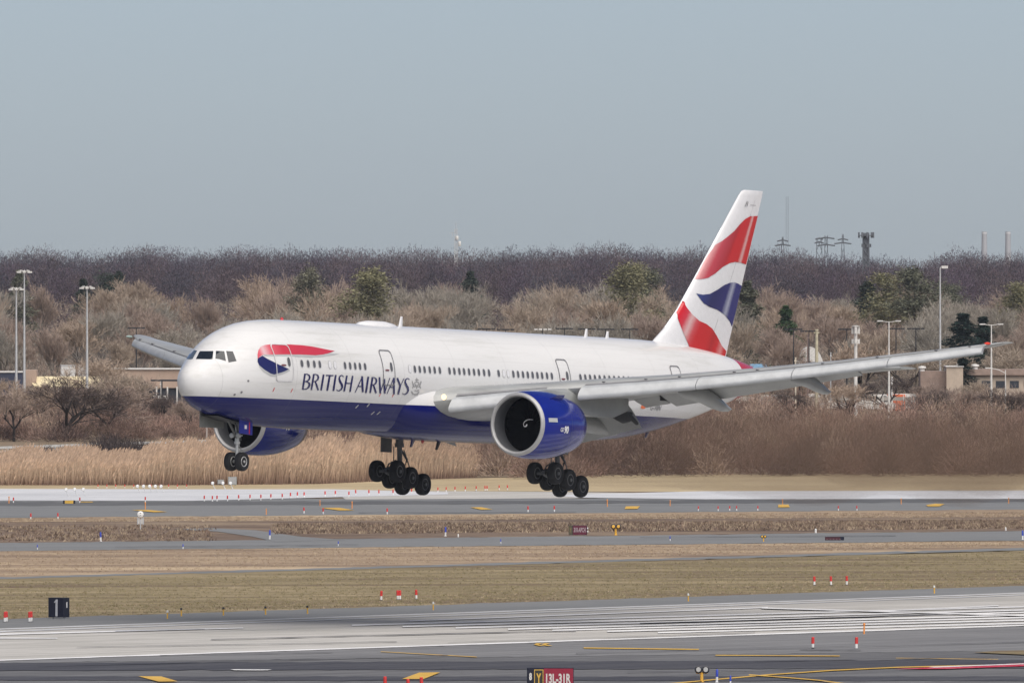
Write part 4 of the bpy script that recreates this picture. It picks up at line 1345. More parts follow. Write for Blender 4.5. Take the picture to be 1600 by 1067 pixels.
thicket('distant_woods', pts, M_tint, 'dark purplish band of leafless woods along the skyline', 'woods', twigs=1100, tw=.10, seed=11, tl=.75, up=.2, bf=.55)
# understorey of the nearer woods
pts = []
for dist in (2400, 2540, 2700, 2880, 3060, 3250, 3450, 3560, 3660):
    px = -220
    while px < 1850:
        px += random.uniform(22, 45)
        d = dist + random.uniform(-50, 50)
        if abs(px - 1255) < 50 and d < 2650: continue
        h = max(2.0, ztop(px, d, 60) * random.uniform(.3, .6)) if d < 3500 else max(6, ztop(px, d, 4) * random.uniform(.75, 1.0))
        k = random.uniform(.55, 1.15)
        base = random.choice(((.29, .23, .185), (.26, .225, .185), (.28, .215, .175), (.20, .18, .155)))
        pts.append((xat(px, d), d, random.uniform(3, 5.5), h, tuple(c_ * k for c_ in base)))
thicket('woodland_undergrowth', pts, M_tint, 'brown leafless undergrowth filling the woods behind the airfield', 'undergrowth', twigs=420, tw=.055, seed=5, tl=.9, up=.4)
# reddish shrub belt beyond the runway
pts = []
def shrubs(x0, x1, ya, yb, n, h0, h1, cols, r0=1.6, r1=3.2):
    for _ in range(n):
        px, py = random.uniform(x0, x1), random.uniform(ya, yb)
        x, y, _z = G(px, py)
        k = random.uniform(.7, 1.2)
        pts.append((x, y, random.uniform(r0, r1), random.uniform(h0, h1), tuple(c_ * k for c_ in random.choice(cols))))
RC = ((.27, .18, .145), (.25, .165, .13), (.31, .23, .175), (.20, .14, .115))
DC = ((.11, .075, .065), (.09, .065, .06), (.14, .09, .075))
TC_ = ((.27, .20, .15), (.24, .17, .13))
shrubs(760, 1850, 640, 745, 380, 2.2, 4.0, RC)
shrubs(800, 1850, 690, 746, 130, 2.4, 4.2, DC + RC)
shrubs(860, 1850, 730, 746, 90, 2.2, 3.6, DC)
shrubs(480, 900, 660, 750, 120, 1.8, 3.2, TC_ + RC)
shrubs(-150, 520, 640, 692, 150, 1.2, 2.6, RC + DC)
shrubs(-100, 300, 655, 690, 60, 1.5, 3.2, RC)
shrubs(50, 235, 722, 738, 30, .9, 1.7, ((.09, .07, .068), (.11, .085, .078)))
shrubs(150, 215, 722, 730, 14, 2.2, 3.0, ((.07, .055, .052),))
thicket('shrub_belt', pts, M_tint, 'reddish brown leafless shrubs beyond the far runway', 'shrubs', twigs=420, tw=.045, seed=8, tl=.75, up=.5)

# reeds
def reeds(n, x0, x1, name, label):
    R = np.random.default_rng(21)
    px = R.uniform(x0, x1, n)
    near = np.interp(px, [-200, 300, 500, 760], [1582, 1582, 1590, 1640])
    depth = R.uniform(0, 1, n) ** 1.3 * 110
    y = near + depth
    x = (px - 800) / FOC * y
    # clumps: height varies slowly
    hv = .95 * np.interp(px, np.linspace(-250, 850, 60), R.uniform(.74, 1.16, 60)) * np.interp(px, [-200, 60, 130, 200, 260, 330, 480, 640, 720, 770], [.70, .72, .66, .72, .88, .98, 1.1, .98, .7, .3])
    h = 3.1 * hv * R.beta(4, 1.6, n) * 1.18
    ln = R.normal(.06, .13, n)
    b = np.stack([x, y, np.zeros(n)], 1)
    t = b + np.stack([ln * h, R.normal(0, .1, n) * h, h], 1)
    w = R.uniform(.035, .07, n)
    s = np.zeros((n, 3)); a = R.uniform(-.9, .9, n); s[:, 0] = np.cos(a); s[:, 1] = np.sin(a)
    mid = b + (t - b) * .45
    V = np.stack([b - s * w[:, None] / 2, b + s * w[:, None] / 2, mid - s * w[:, None] / 2, mid + s * w[:, None] / 2, t], 1)
    plw = R.uniform(.10, .17, n); pll = R.uniform(.30, .5, n)
    up3 = np.array([0.25, 0, 1.0])
    pl = np.stack([t - s * plw[:, None] / 2 * .5 - up3 * pll[:, None] * .5, t + s * plw[:, None] / 2, t + up3 * pll[:, None] * .6 + s * .05, t - s * plw[:, None] / 2], 1)
    i = np.arange(n)[:, None] * 5
    F1 = np.concatenate([i + [0, 1, 3], i + [0, 3, 2], i + [2, 3, 4]])
    j = np.arange(n)[:, None] * 4 + 5 * n
    F2 = np.concatenate([j + [0, 1, 2], j + [0, 2, 3]])
    g = R.uniform(.75, 1.2, (n, 1))
    cb = np.array([.20, .125, .095]) * g; cm = np.array([.42, .305, .215]) * g; ct = np.array([.58, .45, .325]) * g; cp = np.array([.52, .37, .26]) * g  # cb: reddish base, darkened for the shade low in the reeds
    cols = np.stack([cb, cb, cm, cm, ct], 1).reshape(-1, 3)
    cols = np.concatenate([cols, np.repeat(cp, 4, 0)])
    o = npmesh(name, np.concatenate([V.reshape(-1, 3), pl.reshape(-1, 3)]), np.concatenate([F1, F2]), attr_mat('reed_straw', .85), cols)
    tag(o, label, 'reeds', kind='stuff')
reeds(42000, -170, 745, 'reed_bed', 'tall straw coloured reeds with feathery heads beyond the far runway')

# short dry grass and rough tussocks
def tufts(name, areas, label, blade=.16, seed=31, wd=.03):
    R = np.random.default_rng(seed)
    VV, CC = [], []
    for (xa, xb, fa, fb, n, h, cols) in areas:
        px = R.uniform(xa, xb, n)
        q = R.uniform(0, 1, n)
        ya = fa[0] + (fa[1] - fa[0]) * px / 1600; yb = fb[0] + (fb[1] - fb[0]) * px / 1600
        py = ya + (yb - ya) * q
        dd = CAM_H / np.tan(np.arctan((py - 533.5) / FOC) + PITCH)
        x = (px - 800) / FOC * dd
        k = 5
        xi = np.repeat(x, k) + R.normal(0, h * .8, n * k); yi = np.repeat(dd, k) + R.normal(0, h * 1.2, n * k)
        hi = h * R.uniform(.5, 1.2, n * k)
        b = np.stack([xi, yi, np.zeros(n * k)], 1)
        t = b + np.stack([R.normal(0, .5, n * k) * hi, R.normal(0, .4, n * k) * hi, hi], 1)
        s = np.zeros((n * k, 3)); s[:, 0] = hi * R.uniform(.12, .3, n * k)
        VV.append(np.stack([b - s, b + s, t], 1).reshape(-1, 3))
        c_ = np.array(cols)[R.integers(0, len(cols), n)] * R.uniform(.75, 1.25, (n, 1))
        CC.append(np.repeat(c_, k * 3, 0))
    V = np.concatenate(VV)
    o = npmesh(name, V, np.arange(len(V)).reshape(-1, 3), M_tint, np.concatenate(CC))
    tag(o, label, 'grass', kind='stuff')
OL = ((.20, .17, .09), (.26, .22, .13), (.17, .15, .075), (.30, .25, .16))
TN = ((.31, .24, .17), (.25, .185, .13), (.38, .31, .22))
RG = ((.30, .235, .165), (.17, .12, .09), (.24, .18, .13), (.13, .095, .075))
tufts('near_grass', [(-80, 1680, (909, 862), (966, 913), 9000, .09, OL), (-80, 1680, (950, 900), (967.5, 915), 2200, .10, TN + OL)], 'short olive and straw coloured grass beside the nearer runway')
tufts('verge_grass', [(-80, 1680, (862, 846), (900, 852), 5000, .09, TN)], 'short tan grass between the taxiway and the service road')
tufts('rough_grass', [(-80, 330, (822, 822), (846, 846), 900, .22, RG), (430, 1680, (822, 814), (838, 826), 4500, .24, RG), (-80, 1680, (811, 800), (816, 808), 5000, .12, TN)],
      'rough tussocky grass between the taxiway and the far runway')

# evergreens
def evergreen_mesh(seed, kind):
    R = np.random.default_rng(seed)
    n = 7500
    if kind == 'cone':
        z = R.uniform(.06, 1, n) ** .85
        rmax = .26 * (1 - z) ** .8 + .02
        lump = .78 + .3 * np.sin(z * 38 + R.uniform(0, 6)) + R.normal(0, .1, n)
        th = R.uniform(0, 6.28, n)
        r = rmax * np.sqrt(R.uniform(.1, 1, n)) * lump
        P = np.stack([r * np.cos(th), r * np.sin(th), z], 1)
    else:      # layered cedar: flat spreading clumps
        m = 30
        cz = R.uniform(.55, 1.0, m); ca = R.uniform(0, 6.28, m); cr_ = (.38 * (1.12 - cz) + .06) * R.uniform(.2, 1, m)
        cx, cy = np.cos(ca) * cr_, np.sin(ca) * cr_
        i = R.integers(0, m, n)
        sz = .10 * (1.25 - cz[i])+.02
        P = np.stack([cx[i] + R.normal(0, 1, n) * sz, cy[i] + R.normal(0, 1, n) * sz, cz[i] + R.normal(0, .035, n)], 1)
    P *= 14.0
    V = (P[:, None, :] + R.normal(0, .15, (n, 3, 3)) * np.array([1, 1, .55])).reshape(-1, 3)
    g = R.uniform(.6, 1.3, (n, 1))
    return V, g
def evergreen(px, dist, h, kind, col_, label, seed, wide=1.0):
    V, g = evergreen_mesh(seed, kind)
    c_ = np.array(col_) * g
    r = empty('evergreen_tree', (xat(px, dist), dist, 0), random.uniform(0, 6.28))
    mb = MB(); mb.tube([(0, 0, 0), (.1, 0, 6), (0, .1, 12.6)], [.28, .2, .05], 7)
    mb.build('trunk', MB_bark, r, smooth=60)
    V = V * np.array([wide, wide, 1])
    npmesh('crown', V, np.arange(len(V)).reshape(-1, 3), M_tint, np.repeat(c_, 3, 0), r)
    r.scale = (h / 14,) * 3
    tag(r, label, 'tree', 'evergreen trees')
DG, YG, MG = (.055, .07, .055), (.21, .20, .115), (.13, .135, .095)
for px, d, yt, kind, c_, lab, wd in (
        (575, 2780, 424, 'cedar', YG, 'yellow-green spreading cedar in the woods above the airline title', 1.1),
        (480, 2900, 423, 'cedar', (.17, .165, .12), 'faint grey-green cedar left of the spreading yellow-green cedar', .8),
        (735, 3300, 424, 'cone', DG, 'dark green conifer poking above the woods over the middle of the fuselage', 1.3),
        (985, 2900, 420, 'cedar', YG, 'yellow-green cedar left of the tail fin with a drooping right side', 1.0),
        (1015, 3100, 428, 'cedar', MG, 'darker green cedar touching the yellow-green one left of the tail fin', .8),
        (1168, 2800, 440, 'cone', MG, 'grey-green conifer just behind the rudder of the tail fin', 1.5),
        (1228, 2600, 478, 'cone', (.045, .08, .035), 'small green conifer behind the white domed tent', 1.3),
        (1355, 3000, 440, 'cone', DG, 'dark conifer at the left edge of the green pine group', 1.6),
        (1388, 2900, 434, 'cedar', YG, 'broad yellow-green pine left of the tall mast', 1.1),
        (1430, 2850, 428, 'cedar', MG, 'deep green pine between the broad pine and the tall mast', 1.1),
        (1505, 2400, 490, 'cone', (.018, .035, .03), 'tall dark blue-green spruce behind the port wing tip', 1.9),
        (1536, 2500, 495, 'cone', (.02, .038, .03), 'shorter dark spruce right of the tall dark one', 1.5),
        (1505, 2260, 560, 'cone', (.02, .035, .028), 'low dark spruce beneath the port wing tip', 2.2),
        (1592, 3000, 446, 'cedar', YG, 'yellow-green pine at the far right edge', 1.0),
        (1480, 3200, 440, 'cedar', MG, 'grey-green pine right behind the tall mast', .9),
        (30, 3300, 423, 'cone', MG, 'green conifer behind the head of the taller light mast at the left', 1.2),
        (130, 3350, 436, 'cone', DG, 'dark conifer behind the third light mast', 1.1),
        (165, 3350, 432, 'cedar', DG, 'low dark cedar right of the third light mast', 1.0),
        (186, 3350, 424, 'cone', DG, 'narrow dark conifer on the skyline of the brown woods at the left', 1.0)):
    h = CAM_H - (yt - YH) * d / FOC
    evergreen(px, d, h, kind, c_, lab, int(px * 7 + d), wd)

# nearer leafless trees standing among the shrubs
NT = [tree_meshes(300 + i, 10.0, s_, m_, MB_dark, forks=(4, 4, 4, 4, 4, 3), trunk=t_, up=u_, tw=.045) for i, (s_, m_, t_, u_) in enumerate(((1.15, MT_red, .22, .28), (1.3, MT_dark, .18, .22), (.95, MT_tan, .25, .4), (1.25, MT_tan, .15, .25)))]
for px, py, yt, pi_, wd, lab in (
        (104, 690, 574, 1, 1.5, 'dark forked leafless tree in front of the low station building'),
        (168, 684, 582, 0, 1.4, 'reddish spreading leafless tree right of the dark forked one'),
        (22, 690, 592, 0, 1.1, 'brown leafless tree at the left edge below the navy block'),
        (215, 655, 584, 1, 1.0, 'thin leafless tree left of the dark shelter'),
        (250, 672, 605, 1, 1.1, 'low twisted leafless tree under the radome'),
        (150, 640, 555, 3, 1.6, 'wide tan leafless tree behind the station roof'),
        (293, 680, 610, 0, .9, 'small leafless tree behind the nose belly'),
        (1235, 655, 600, 1, 1.3, 'dark leafless tree below the outer flap fairing'),
        (1330, 660, 596, 3, 1.5, 'tan leafless tree under the port wing beside the antenna pole'),
        (1385, 650, 578, 1, 1.5, 'dark crooked leafless tree in front of the orange container'),
        (1425, 640, 545, 3, 2.0, 'rounded tan leafless tree under the outer port wing'),
        (1350, 640, 530, 2, 1.6, 'tan leafless tree rising behind the port wing'),
        (1455, 665, 600, 1, 1.2, 'low dark leafless tree left of the brick building'),
        (1560, 668, 596, 1, 1.2, 'low dark leafless tree in front of the brick building'),
        (1200, 640, 560, 0, 1.2, 'reddish leafless tree just right of the tail cone'),
        (60, 672, 600, 3, 1.3, 'tan leafless tree in front of the left end of the station'),
        (132, 660, 590, 0, 1.3, 'reddish leafless tree between the two dark forked ones before the station'),
        (195, 665, 578, 3, 1.2, 'tan leafless tree in front of the middle of the station wall'),
        (82, 650, 585, 0, 1.2, 'reddish leafless tree before the sunlit cream canopy'),
        (5, 660, 588, 3, 1.2, 'tan leafless tree in front of the navy block'),
        (1250, 640, 565, 3, 1.4, 'tan leafless tree in front of the domed tent'),
        (1290, 645, 570, 0, 1.3, 'reddish leafless tree right of the tan wooden pole'),
        (1500, 655, 598, 0, 1.6, 'reddish bushy tree in front of the brick corner tower'),
        (1530, 650, 592, 3, 1.3, 'tan bushy tree in front of the brick building windows'),
        (1455, 650, 590, 0, 1.5, 'reddish bushy tree in front of the dark brick wing'),
        (1590, 655, 598, 0, 1.3, 'reddish bushy tree at the right edge'),
        (1595, 640, 540, 3, 1.5, 'grey leafless tree at the right edge above the brick building')):
    x, y, _z = G(px, py)
    h = CAM_H - (yt - YH) * y / FOC
    r = empty('bare_tree', (x, y, 0), random.uniform(0, 6.28))
    td, cd = NT[pi_]
    r.scale = (h / 10 * wd, h / 10 * wd, h / 10)
    link('trunk', td, r); link('crown', cd, r)
    tag(r, lab, 'tree', 'leafless trees among the shrubs')

# ================================================================ BUILDINGS
M_tanw = simple('tan_wall', (.42, .31, .24), .85, vary=.1, scale=.3)
M_brick = simple('brown_brick', (.27, .20, .165), .9, vary=.18, scale=1.0)
M_brick_l = simple('light_brick', (.46, .38, .30), .9, vary=.12, scale=1.0)
M_bdark = simple('dark_glass_and_shade', (.035, .04, .05), .35)  # dark window glass, also the painted shade of the station's open front
M_navyw = simple('navy_cladding', (.035, .042, .075), .6)
M_sunlit_roof = simple('sunlit_roof_sheet', (.72, .62, .40), .6, vary=.08)  # sunlit yellow of the canopy, put into the sheet's colour
M_concw = simple('white_concrete', (.62, .61, .58), .8)
M_metal = simple('galvanised', (.52, .53, .53), .5, .3)
M_dkmetal = simple('dark_metal', (.03, .03, .033), .5, .3)
def zof(py, dist): return CAM_H - (py - YH) * dist / FOC
# long low station at the left
D = 2330
b = empty('station_building', (xat(170, D), D, 0))
def bx(name, x0, x1, y0, y1, mat, dy0, dy1, parent, D=D, ox=None):
    """block by its outline in the picture at distance D; dy0..dy1 metres of depth"""
    X0, X1 = xat(x0, D), xat(x1, D)
    Z0, Z1 = zof(y1, D), zof(y0, D)
    ox_ = parent.location
    mb = MB()
    mb.box(((X0 + X1) / 2 - ox_[0], D + (dy0 + dy1) / 2 - ox_[1], (Z0 + Z1) / 2), (X1 - X0, dy1 - dy0, Z1 - Z0))
    return mb.build(name, mat, parent)
bx('wall', 160, 330, 577.5, 606, M_tanw, 0, 8, b)
bx('wall', 38, 57, 578, 603, M_tanw, -1, 8, b)
bx('wall', 57, 160, 606, 636, M_brick, 3, 8, b)
bx('open_front_shade', 160, 330, 606, 636, M_bdark, .6, 8, b)  # dark block painted as the shade within the columned openings
bx('parapet', 158, 332, 575.5, 577.3, M_concw, -.3, 8.2, b)
mb = MB()
rx0, rx1 = xat(54, D) - b.location[0], xat(162, D) - b.location[0]
mb.add([(rx0, -2.2, zof(603, D)), (rx1, -2.2, zof(603, D)), (rx1 - 0, 1.5, zof(588, D)), (rx0 - 1, 1.5, zof(588, D)), (rx0, -2.2, zof(604.5, D)), (rx1, -2.2, zof(604.5, D)), (rx1, 1.5, zof(590, D)), (rx0 - 1, 1.5, zof(590, D))],
       [(0, 1, 2, 3), (7, 6, 5, 4), (0, 4, 5, 1), (1, 5, 6, 2), (2, 6, 7, 3), (3, 7, 4, 0)])
mb.build('lit_canopy', M_sunlit_roof, b)
for x in (81, 92, 103, 245, 262, 277): bx('column', x - 1.1, x + 1.1, 604, 634, M_concw, -1.8, -1.4, b)
bx('platform', 150, 260, 618, 622, M_concw, -2, 1, b)
tag(b, 'long low tan station with sunlit cream canopy and parapet behind the leafless trees', 'building')
b = empty('navy_block', (xat(18, D), D, 0))
bx('wall', -20, 36, 582, 636, M_navyw, -3, 6, b)
for x in (-8, 8, 24): bx('window', x - 5, x + 5, 594, 602, M_bdark, -3.06, -2.9, b)
bx('roof_edge', -21, 37, 580, 581.8, M_concw, -3.2, 6.2, b)
tag(b, 'dark navy building block with pale roof edge at the left edge', 'building')
b = empty('shelter', (xat(260, 2290), 2290, 0))
bx('roof', 236, 290, 593, 595.5, M_dkmetal, -2, 2, b, 2290)
for x in (253, 284): bx('post', x - 1, x + 1, 595.5, 640, M_dkmetal, -.2, .2, b, 2290)
tag(b, 'dark flat roofed shelter on posts beside the radome', 'shelter')
for x0, x1, lab in ((95, 118, 'white low rooftop box left of centre on the station'), (122, 134, 'small white rooftop box right of the larger one on the station'), (287, 294, 'white rooftop box next to the radome')):
    D2 = D + 12
    b = empty('rooftop_unit', (xat((x0 + x1) / 2, D2), D2, zof(577, D2)))
    X = (xat(x1, D2) - xat(x0, D2)) / 2
    mb = MB(); mb.bevbox((0, 0, -.5), (X * 2, 2, 2.0), .1); mb.build('casing', M_concw, b)
    mb = MB(); mb.bevbox((0, 0, .55), (X * 2.1, 2.1, .1), .1); mb.build('lid', M_metal, b)
    tag(b, lab, 'rooftop unit', 'white boxes on the station roof')
# right brick building
D = 2260
b = empty('brick_building', (xat(1530, D), D, 0))
bx('wall', 1438, 1478, 580, 638, M_brick, -1, 9, b, D)
bx('wall', 1478, 1504, 573, 638, M_brick_l, -3, 9, b, D)
bx('wall', 1504, 1680, 586, 638, M_brick_l, 0, 9, b, D)
bx('fascia', 1503, 1682, 577, 586, M_brick, -.6, 9, b, D)
for i in range(5): bx('window', 1512 + i * 22, 1526 + i * 22, 595, 606, M_bdark, -.06, .3, b, D)
bx('roof_edge', 1477, 1505, 571.8, 573, M_concw, -3.2, 9, b, D)
tag(b, 'brown brick building with lighter brick corner tower at the right edge', 'building')
for x, lab in ((1441, 'bright rooftop vent on the dark left wing of the brick building'), (1524, 'bright rooftop vent right of the brick corner tower')):
    b = empty('rooftop_vent', (xat(x, D), D + 1, zof(580 if x < 1500 else 577, D)))
    mb = MB(); mb.lathe([(0, .35), (.35, .35), (.4, .55), (.6, .5), (.7, .1)], (0, 0, 0), 'Z', 14); mb.build('cap', M_concw, b, smooth=40)
    tag(b, lab, 'vent', 'rooftop vents of the brick building')
# domed tent
D = 2720
b = empty('domed_tent', (xat(1266, D), D, 0))
mb = MB(); R2 = []
X = xat(1286, D) - xat(1266, D)
zt_ = zof(542, D)
for yy in (0, 12):
    R2.append([(X * 1.15 * math.cos(t), yy, 0 + zt_ * (math.sin(t) ** .7)) for t in [math.pi * k / 16 for k in range(17)]])
mb.rings(R2)
mb.build('cover', M_concw, b, smooth=50)
mb = MB(); mb.box((0, -.05, zt_ * .36), (X * 1.2, .1, zt_ * .5)); mb.build('door', M_bdark, b)
tag(b, 'white domed tent between the dark lamps behind the port wing', 'tent')
# blue sign panel behind the tail
D = 2500
b = empty('blue_billboard', (xat(1185, D), D, 0))
mb = MB(); mb.bevbox((0, 0, zof(574, D)), (2.4, .3, 1.0), .05); mb.build('panel', simple('pale_blue_panel', (.22, .42, .62), .5), b)
mb = MB()
for x in (-.8, .8): mb.tube([(x, .1, 0), (x, .1, zof(576, D))], .08, 8)
mb.build('post', M_dkmetal, b)
tag(b, 'small light blue panel on posts just right of the red tail cone', 'billboard')
# orange container and parked vans
D = 2300
b = empty('orange_container', (xat(1400, D), D, 0))
mb = MB(); mb.bevbox((0, 0, 1.1), (2.4, 2.4, 2.2), .05)
for k in range(9): mb.box((-1.05 + k * .26, -1.22, 1.1), (.08, .06, 2.0))
mb.build('body', simple('orange_paint_container', (.65, .16, .06), .6), b)
mb = MB(); mb.box((0, -1.3, 1.1), (.06, .06, 1.8)); mb.build('door_bar', M_dkmetal, b)
tag(b, 'orange box container standing behind the crooked tree', 'container')
def van(px, D, label, L_=5.2, H_=2.3):
    r = empty('parked_van', (xat(px, D), D, 0), random.uniform(-.1, .1))
    mb = MB()
    side = [(-L_ / 2, .35), (L_ / 2, .35), (L_ / 2, 1.1), (L_ / 2 - .5, 1.25), (L_ / 2 - 1.2, H_), (-L_ / 2 + .1, H_), (-L_ / 2, H_ - .15)]
    mb.prism(side, -.95, .95, lambda x, z, y: (x, y, z))
    mb.build('body', M_concw, r)
    mb = MB(); mb.prism([(L_ / 2 - 1.1, 1.3), (L_ / 2 - .62, 1.3), (L_ / 2 - 1.22, H_ - .2), (L_ / 2 - 1.9, H_ - .2), (L_ / 2 - 1.9, 1.3)], -.97, .97, lambda x, z, y: (x, y, z)); mb.build('windows', M_bdark, r)
    for sx_ in (-1, 1):
        for sy in (-1, 1):
            mb = MB(); mb.lathe([(-.12, .36), (.12, .36)], (sx_ * L_ * .32, sy * .88, .36), 'Y', 18); mb.build('wheel', M_tyre, r)
    tag(r, label, 'van', 'white vans parked beyond the shrubs')
for px, d, lab in ((1368, 2290, 'white van parked left of the orange container'), (1425, 2300, 'white van parked right of the orange container'), (1460, 2310, 'white van parked midway between orange container and brick building'), (1215, 2280, 'white van parked below the outer flap fairing'),
                   (1290, 2300, 'white van parked below the antenna pole')):
    van(px, d, lab)
# long pale wall behind the shrubs
D = 2270
b = empty('low_wall', (xat(1330, D), D, 0))
bx('panel', 1150, 1520, 620, 626, simple('weathered_concrete', (.40, .37, .33), .9, scale=.5, vary=.25), 0, .3, b, D)
for i in range(12): bx('post', 1155 + i * 32, 1156.5 + i * 32, 617, 640, M_concw, -.1, .1, b, D)
tag(b, 'long low weathered concrete wall behind the shrubs at the right', 'wall')

# guard rail at the left
def line_pts(p, q, n): return [(p[0] + (q[0] - p[0]) * i / n, p[1] + (q[1] - p[1]) * i / n) for i in range(n + 1)]
gr = empty('guard_rail', G(130, 712))
g0 = Vector(gr.location)
P = [Vector(G(x, y)) - g0 for x, y in line_pts((-160, 721), (430, 700.5), 24)]
mb = MB()
for a, b2 in zip(P, P[1:]):
    for z in (.55, .95):
        mb.add([a + Vector((0, 0, z)), b2 + Vector((0, 0, z)), b2 + Vector((0, 0, z + .26)), a + Vector((0, 0, z + .26)), a + Vector((0, .06, z)), b2 + Vector((0, .06, z)), b2 + Vector((0, .06, z + .26)), a + Vector((0, .06, z + .26))],
               [(0, 1, 2, 3), (7, 6, 5, 4), (3, 2, 6, 7), (4, 5, 1, 0)])
mb.build('rail', simple('weathered_rail', (.60, .60, .57), .7, vary=.2), gr)
for a in P:
    mb = MB(); mb.box(a + Vector((0, .12, .5)), (.12, .12, 1.0)); mb.build('post', M_metal, gr)
tag(gr, 'long pale guard rail running behind the reeds at the left', 'guard rail')

# ================================================================ LAMPS, MASTS, POLES
def mast(px, ybase, ytop, label, r=.14, head='ring', name='light_mast', group='tall light masts', mat=None, headmat=None, lean=0):
    x, y, _z = G(px, ybase)
    H = zof(ytop, y)
    e = empty(name, (x, y, 0))
    m_ = mat or M_metal
    mb = MB(); mb.tube([(0, 0, 0), (0, 0, H * .5), (0, 0, H)], [r * 1.4, r, r * .6], 8); mb.build('pole', m_, e, smooth=60)
    hm = headmat or M_concw
    if head == 'ring':
        mb = MB()
        for k in range(8):
            a = 2 * math.pi * k / 8
            mb.tube([(0, 0, H - .1), (.55 * math.cos(a), .55 * math.sin(a), H + .05), (.8 * math.cos(a), .8 * math.sin(a), H - .08)], [.04, .05, .03], 6)
            mb.bevbox((.85 * math.cos(a), .85 * math.sin(a), H - .2), (.38, .38, .22), .06)
        mb.lathe([(H - .25, .3), (H - .1, .4), (H, .1)], (0, 0, 0), 'Z', 12)
        mb.build('lamp_ring', hm, e)
    elif head == 'double':
        mb = MB()
        mb.tube([(-1.0, 0, H + .12), (-.3, 0, H), (.3, 0, H), (1.0, 0, H + .12)], .045, 6)
        mb.build('arm', m_, e)
        for s_ in (-1, 1):
            mb = MB(); mb.bevbox((s_ * 1.15, 0, H + .12), (.75, .32, .16), .08); mb.build('lamp_head', hm, e)
    elif head == 'tee':
        mb = MB()
        mb.box((0, 0, H), (2.1, .09, .09)); mb.build('arm', m_, e)
        for s_ in (-.95, -.33, .33, .95):
            mb = MB(); mb.bevbox((s_, 0, H - .05), (.52, .5, .2), .05); mb.build('lamp_head', hm, e)
    elif head == 'single':
        mb = MB(); mb.tube([(0, 0, H), (.5, 0, H + .1)], .05, 6); mb.build('arm', m_, e)
        mb = MB(); mb.bevbox((.6, 0, H + .05), (.9, .5, .35), .08); mb.build('lamp_head', hm, e)
    elif head == 'curve':
        mb = MB(); mb.tube([(0, 0, H - .4), (-.8, 0, H), (-1.9, 0, H + .25)], .05, 6); mb.build('arm', m_, e)
        mb = MB(); mb.bevbox((-2.2, 0, H + .25), (.7, .3, .14), .06); mb.build('lamp_head', hm, e)
    tag(e, label, 'light pole' if name != 'utility_pole' else 'pole', group)
    return e, H
mast(38, 642, 423, 'taller of the two light masts at the far left', .15)
mast(25.5, 642, 450, 'shorter light mast at the far left, just left of the tallest one', .15)
mast(136, 642, 448, 'light mast standing alone right of the pair at the far left', .15)
mast(1469, 640, 418, 'very tall slim mast with one floodlight behind the outer port wing', .14, 'single', group='tall light masts')
mast(1389, 655, 503, 'white double headed street lamp right of the antenna pole', .12, 'double', 'street_lamp', 'double headed street lamps', M_concw)
mast(1549, 655, 508, 'white double headed street lamp at the port wing tip', .12, 'double', 'street_lamp', 'double headed street lamps', M_concw)
mast(1571, 660, 578, 'street lamp with an arm curving left in front of the brick building', .09, 'curve', 'street_lamp', None, M_concw)
for px, yt, lab in ((1240, 514, 'left of the domed tent'), (1264, 517, 'right in front of the domed tent'), (1323, 514, 'immediately left of the white antenna pole'), (1400, 513, 'right of the left double headed lamp'), (1431, 513, 'midway between that lamp and the tall mast'),
                    (760, 513.5, 'above the fuselage over the cabin windows before the wing'), (790, 514.5, 'above the fuselage directly over the engine'), (882, 513, 'above the fuselage over the third door'), (917, 513.5, 'touching the first rear roof antenna'), (946, 514, 'touching the second rear roof antenna'), (984, 514, 'ahead of the fin root'), (213, 512, 'just above the starboard wing tip')):
    mast(px, 632, yt, 'dark flat topped parking lamp ' + lab, .10, 'tee', 'parking_lamp', 'dark parking lot lamps', M_dkmetal, M_dkmetal)
mast(848, 632, 514, 'white headed parking lamp above the fuselage left of the third door', .10, 'tee', 'parking_lamp', None, M_dkmetal, M_concw)
mast(1367, 500, 413, 'small white crossbar lamp on the wooded slope below the antenna tower', .3, 'double', 'field_lamp', 'crossbar lamps on the far slope', M_metal)
mast(1576, 500, 412, 'small white crossbar lamp below the right chimney', .3, 'double', 'field_lamp', 'crossbar lamps on the far slope', M_metal)
def pole(px, yb, yt, r, mat, label, group=None):
    x, y, _z = G(px, yb)
    H = zof(yt, y)
    e = empty('utility_pole', (x, y, 0))
    mb = MB(); mb.tube([(0, 0, 0), (0, 0, H)], [r * 1.15, r * .85], 10); mb.build('pole', mat, e, smooth=60)
    mb = MB(); mb.box((0, 0, H - .3), (r * 3.2, .2, .18)); mb.lathe([(H, r * 1.2), (H + .12, r * .9)], (0, 0, 0), 'Z', 10); mb.build('cap', mat, e)
    tag(e, label, 'pole', group)
M_wood = simple('weathered_pole', (.46, .42, .30), .8, vary=.2)
pole(1276, 655, 516, .22, M_wood, 'thick tan wooden pole in front of the domed tent')
pole(1262, 650, 524, .11, simple('brown_pole', (.20, .15, .13), .8), 'thin brown pole left of the thick tan one')
pole(1243, 652, 560, .10, simple('cream_pole', (.62, .56, .44), .7), 'short cream pole under the port wing, left of the tan pole')
pole(1298, 650, 552, .07, M_metal, 'slim grey pole right of the tan wooden pole')
pole(1496, 640, 570, .16, M_concw, 'short white pole beneath the port wing tip')
pole(252, 640, 597, .12, M_concw, 'short white post left of the dark shelter')
pole(1393.5, 642, 590, .13, M_concw, 'white stub pole below the double headed lamp')
pole(323, 690, 640, .09, simple('rusty_post', (.38, .33, .30), .8), 'thin pale post just left of the nose gear bay door')
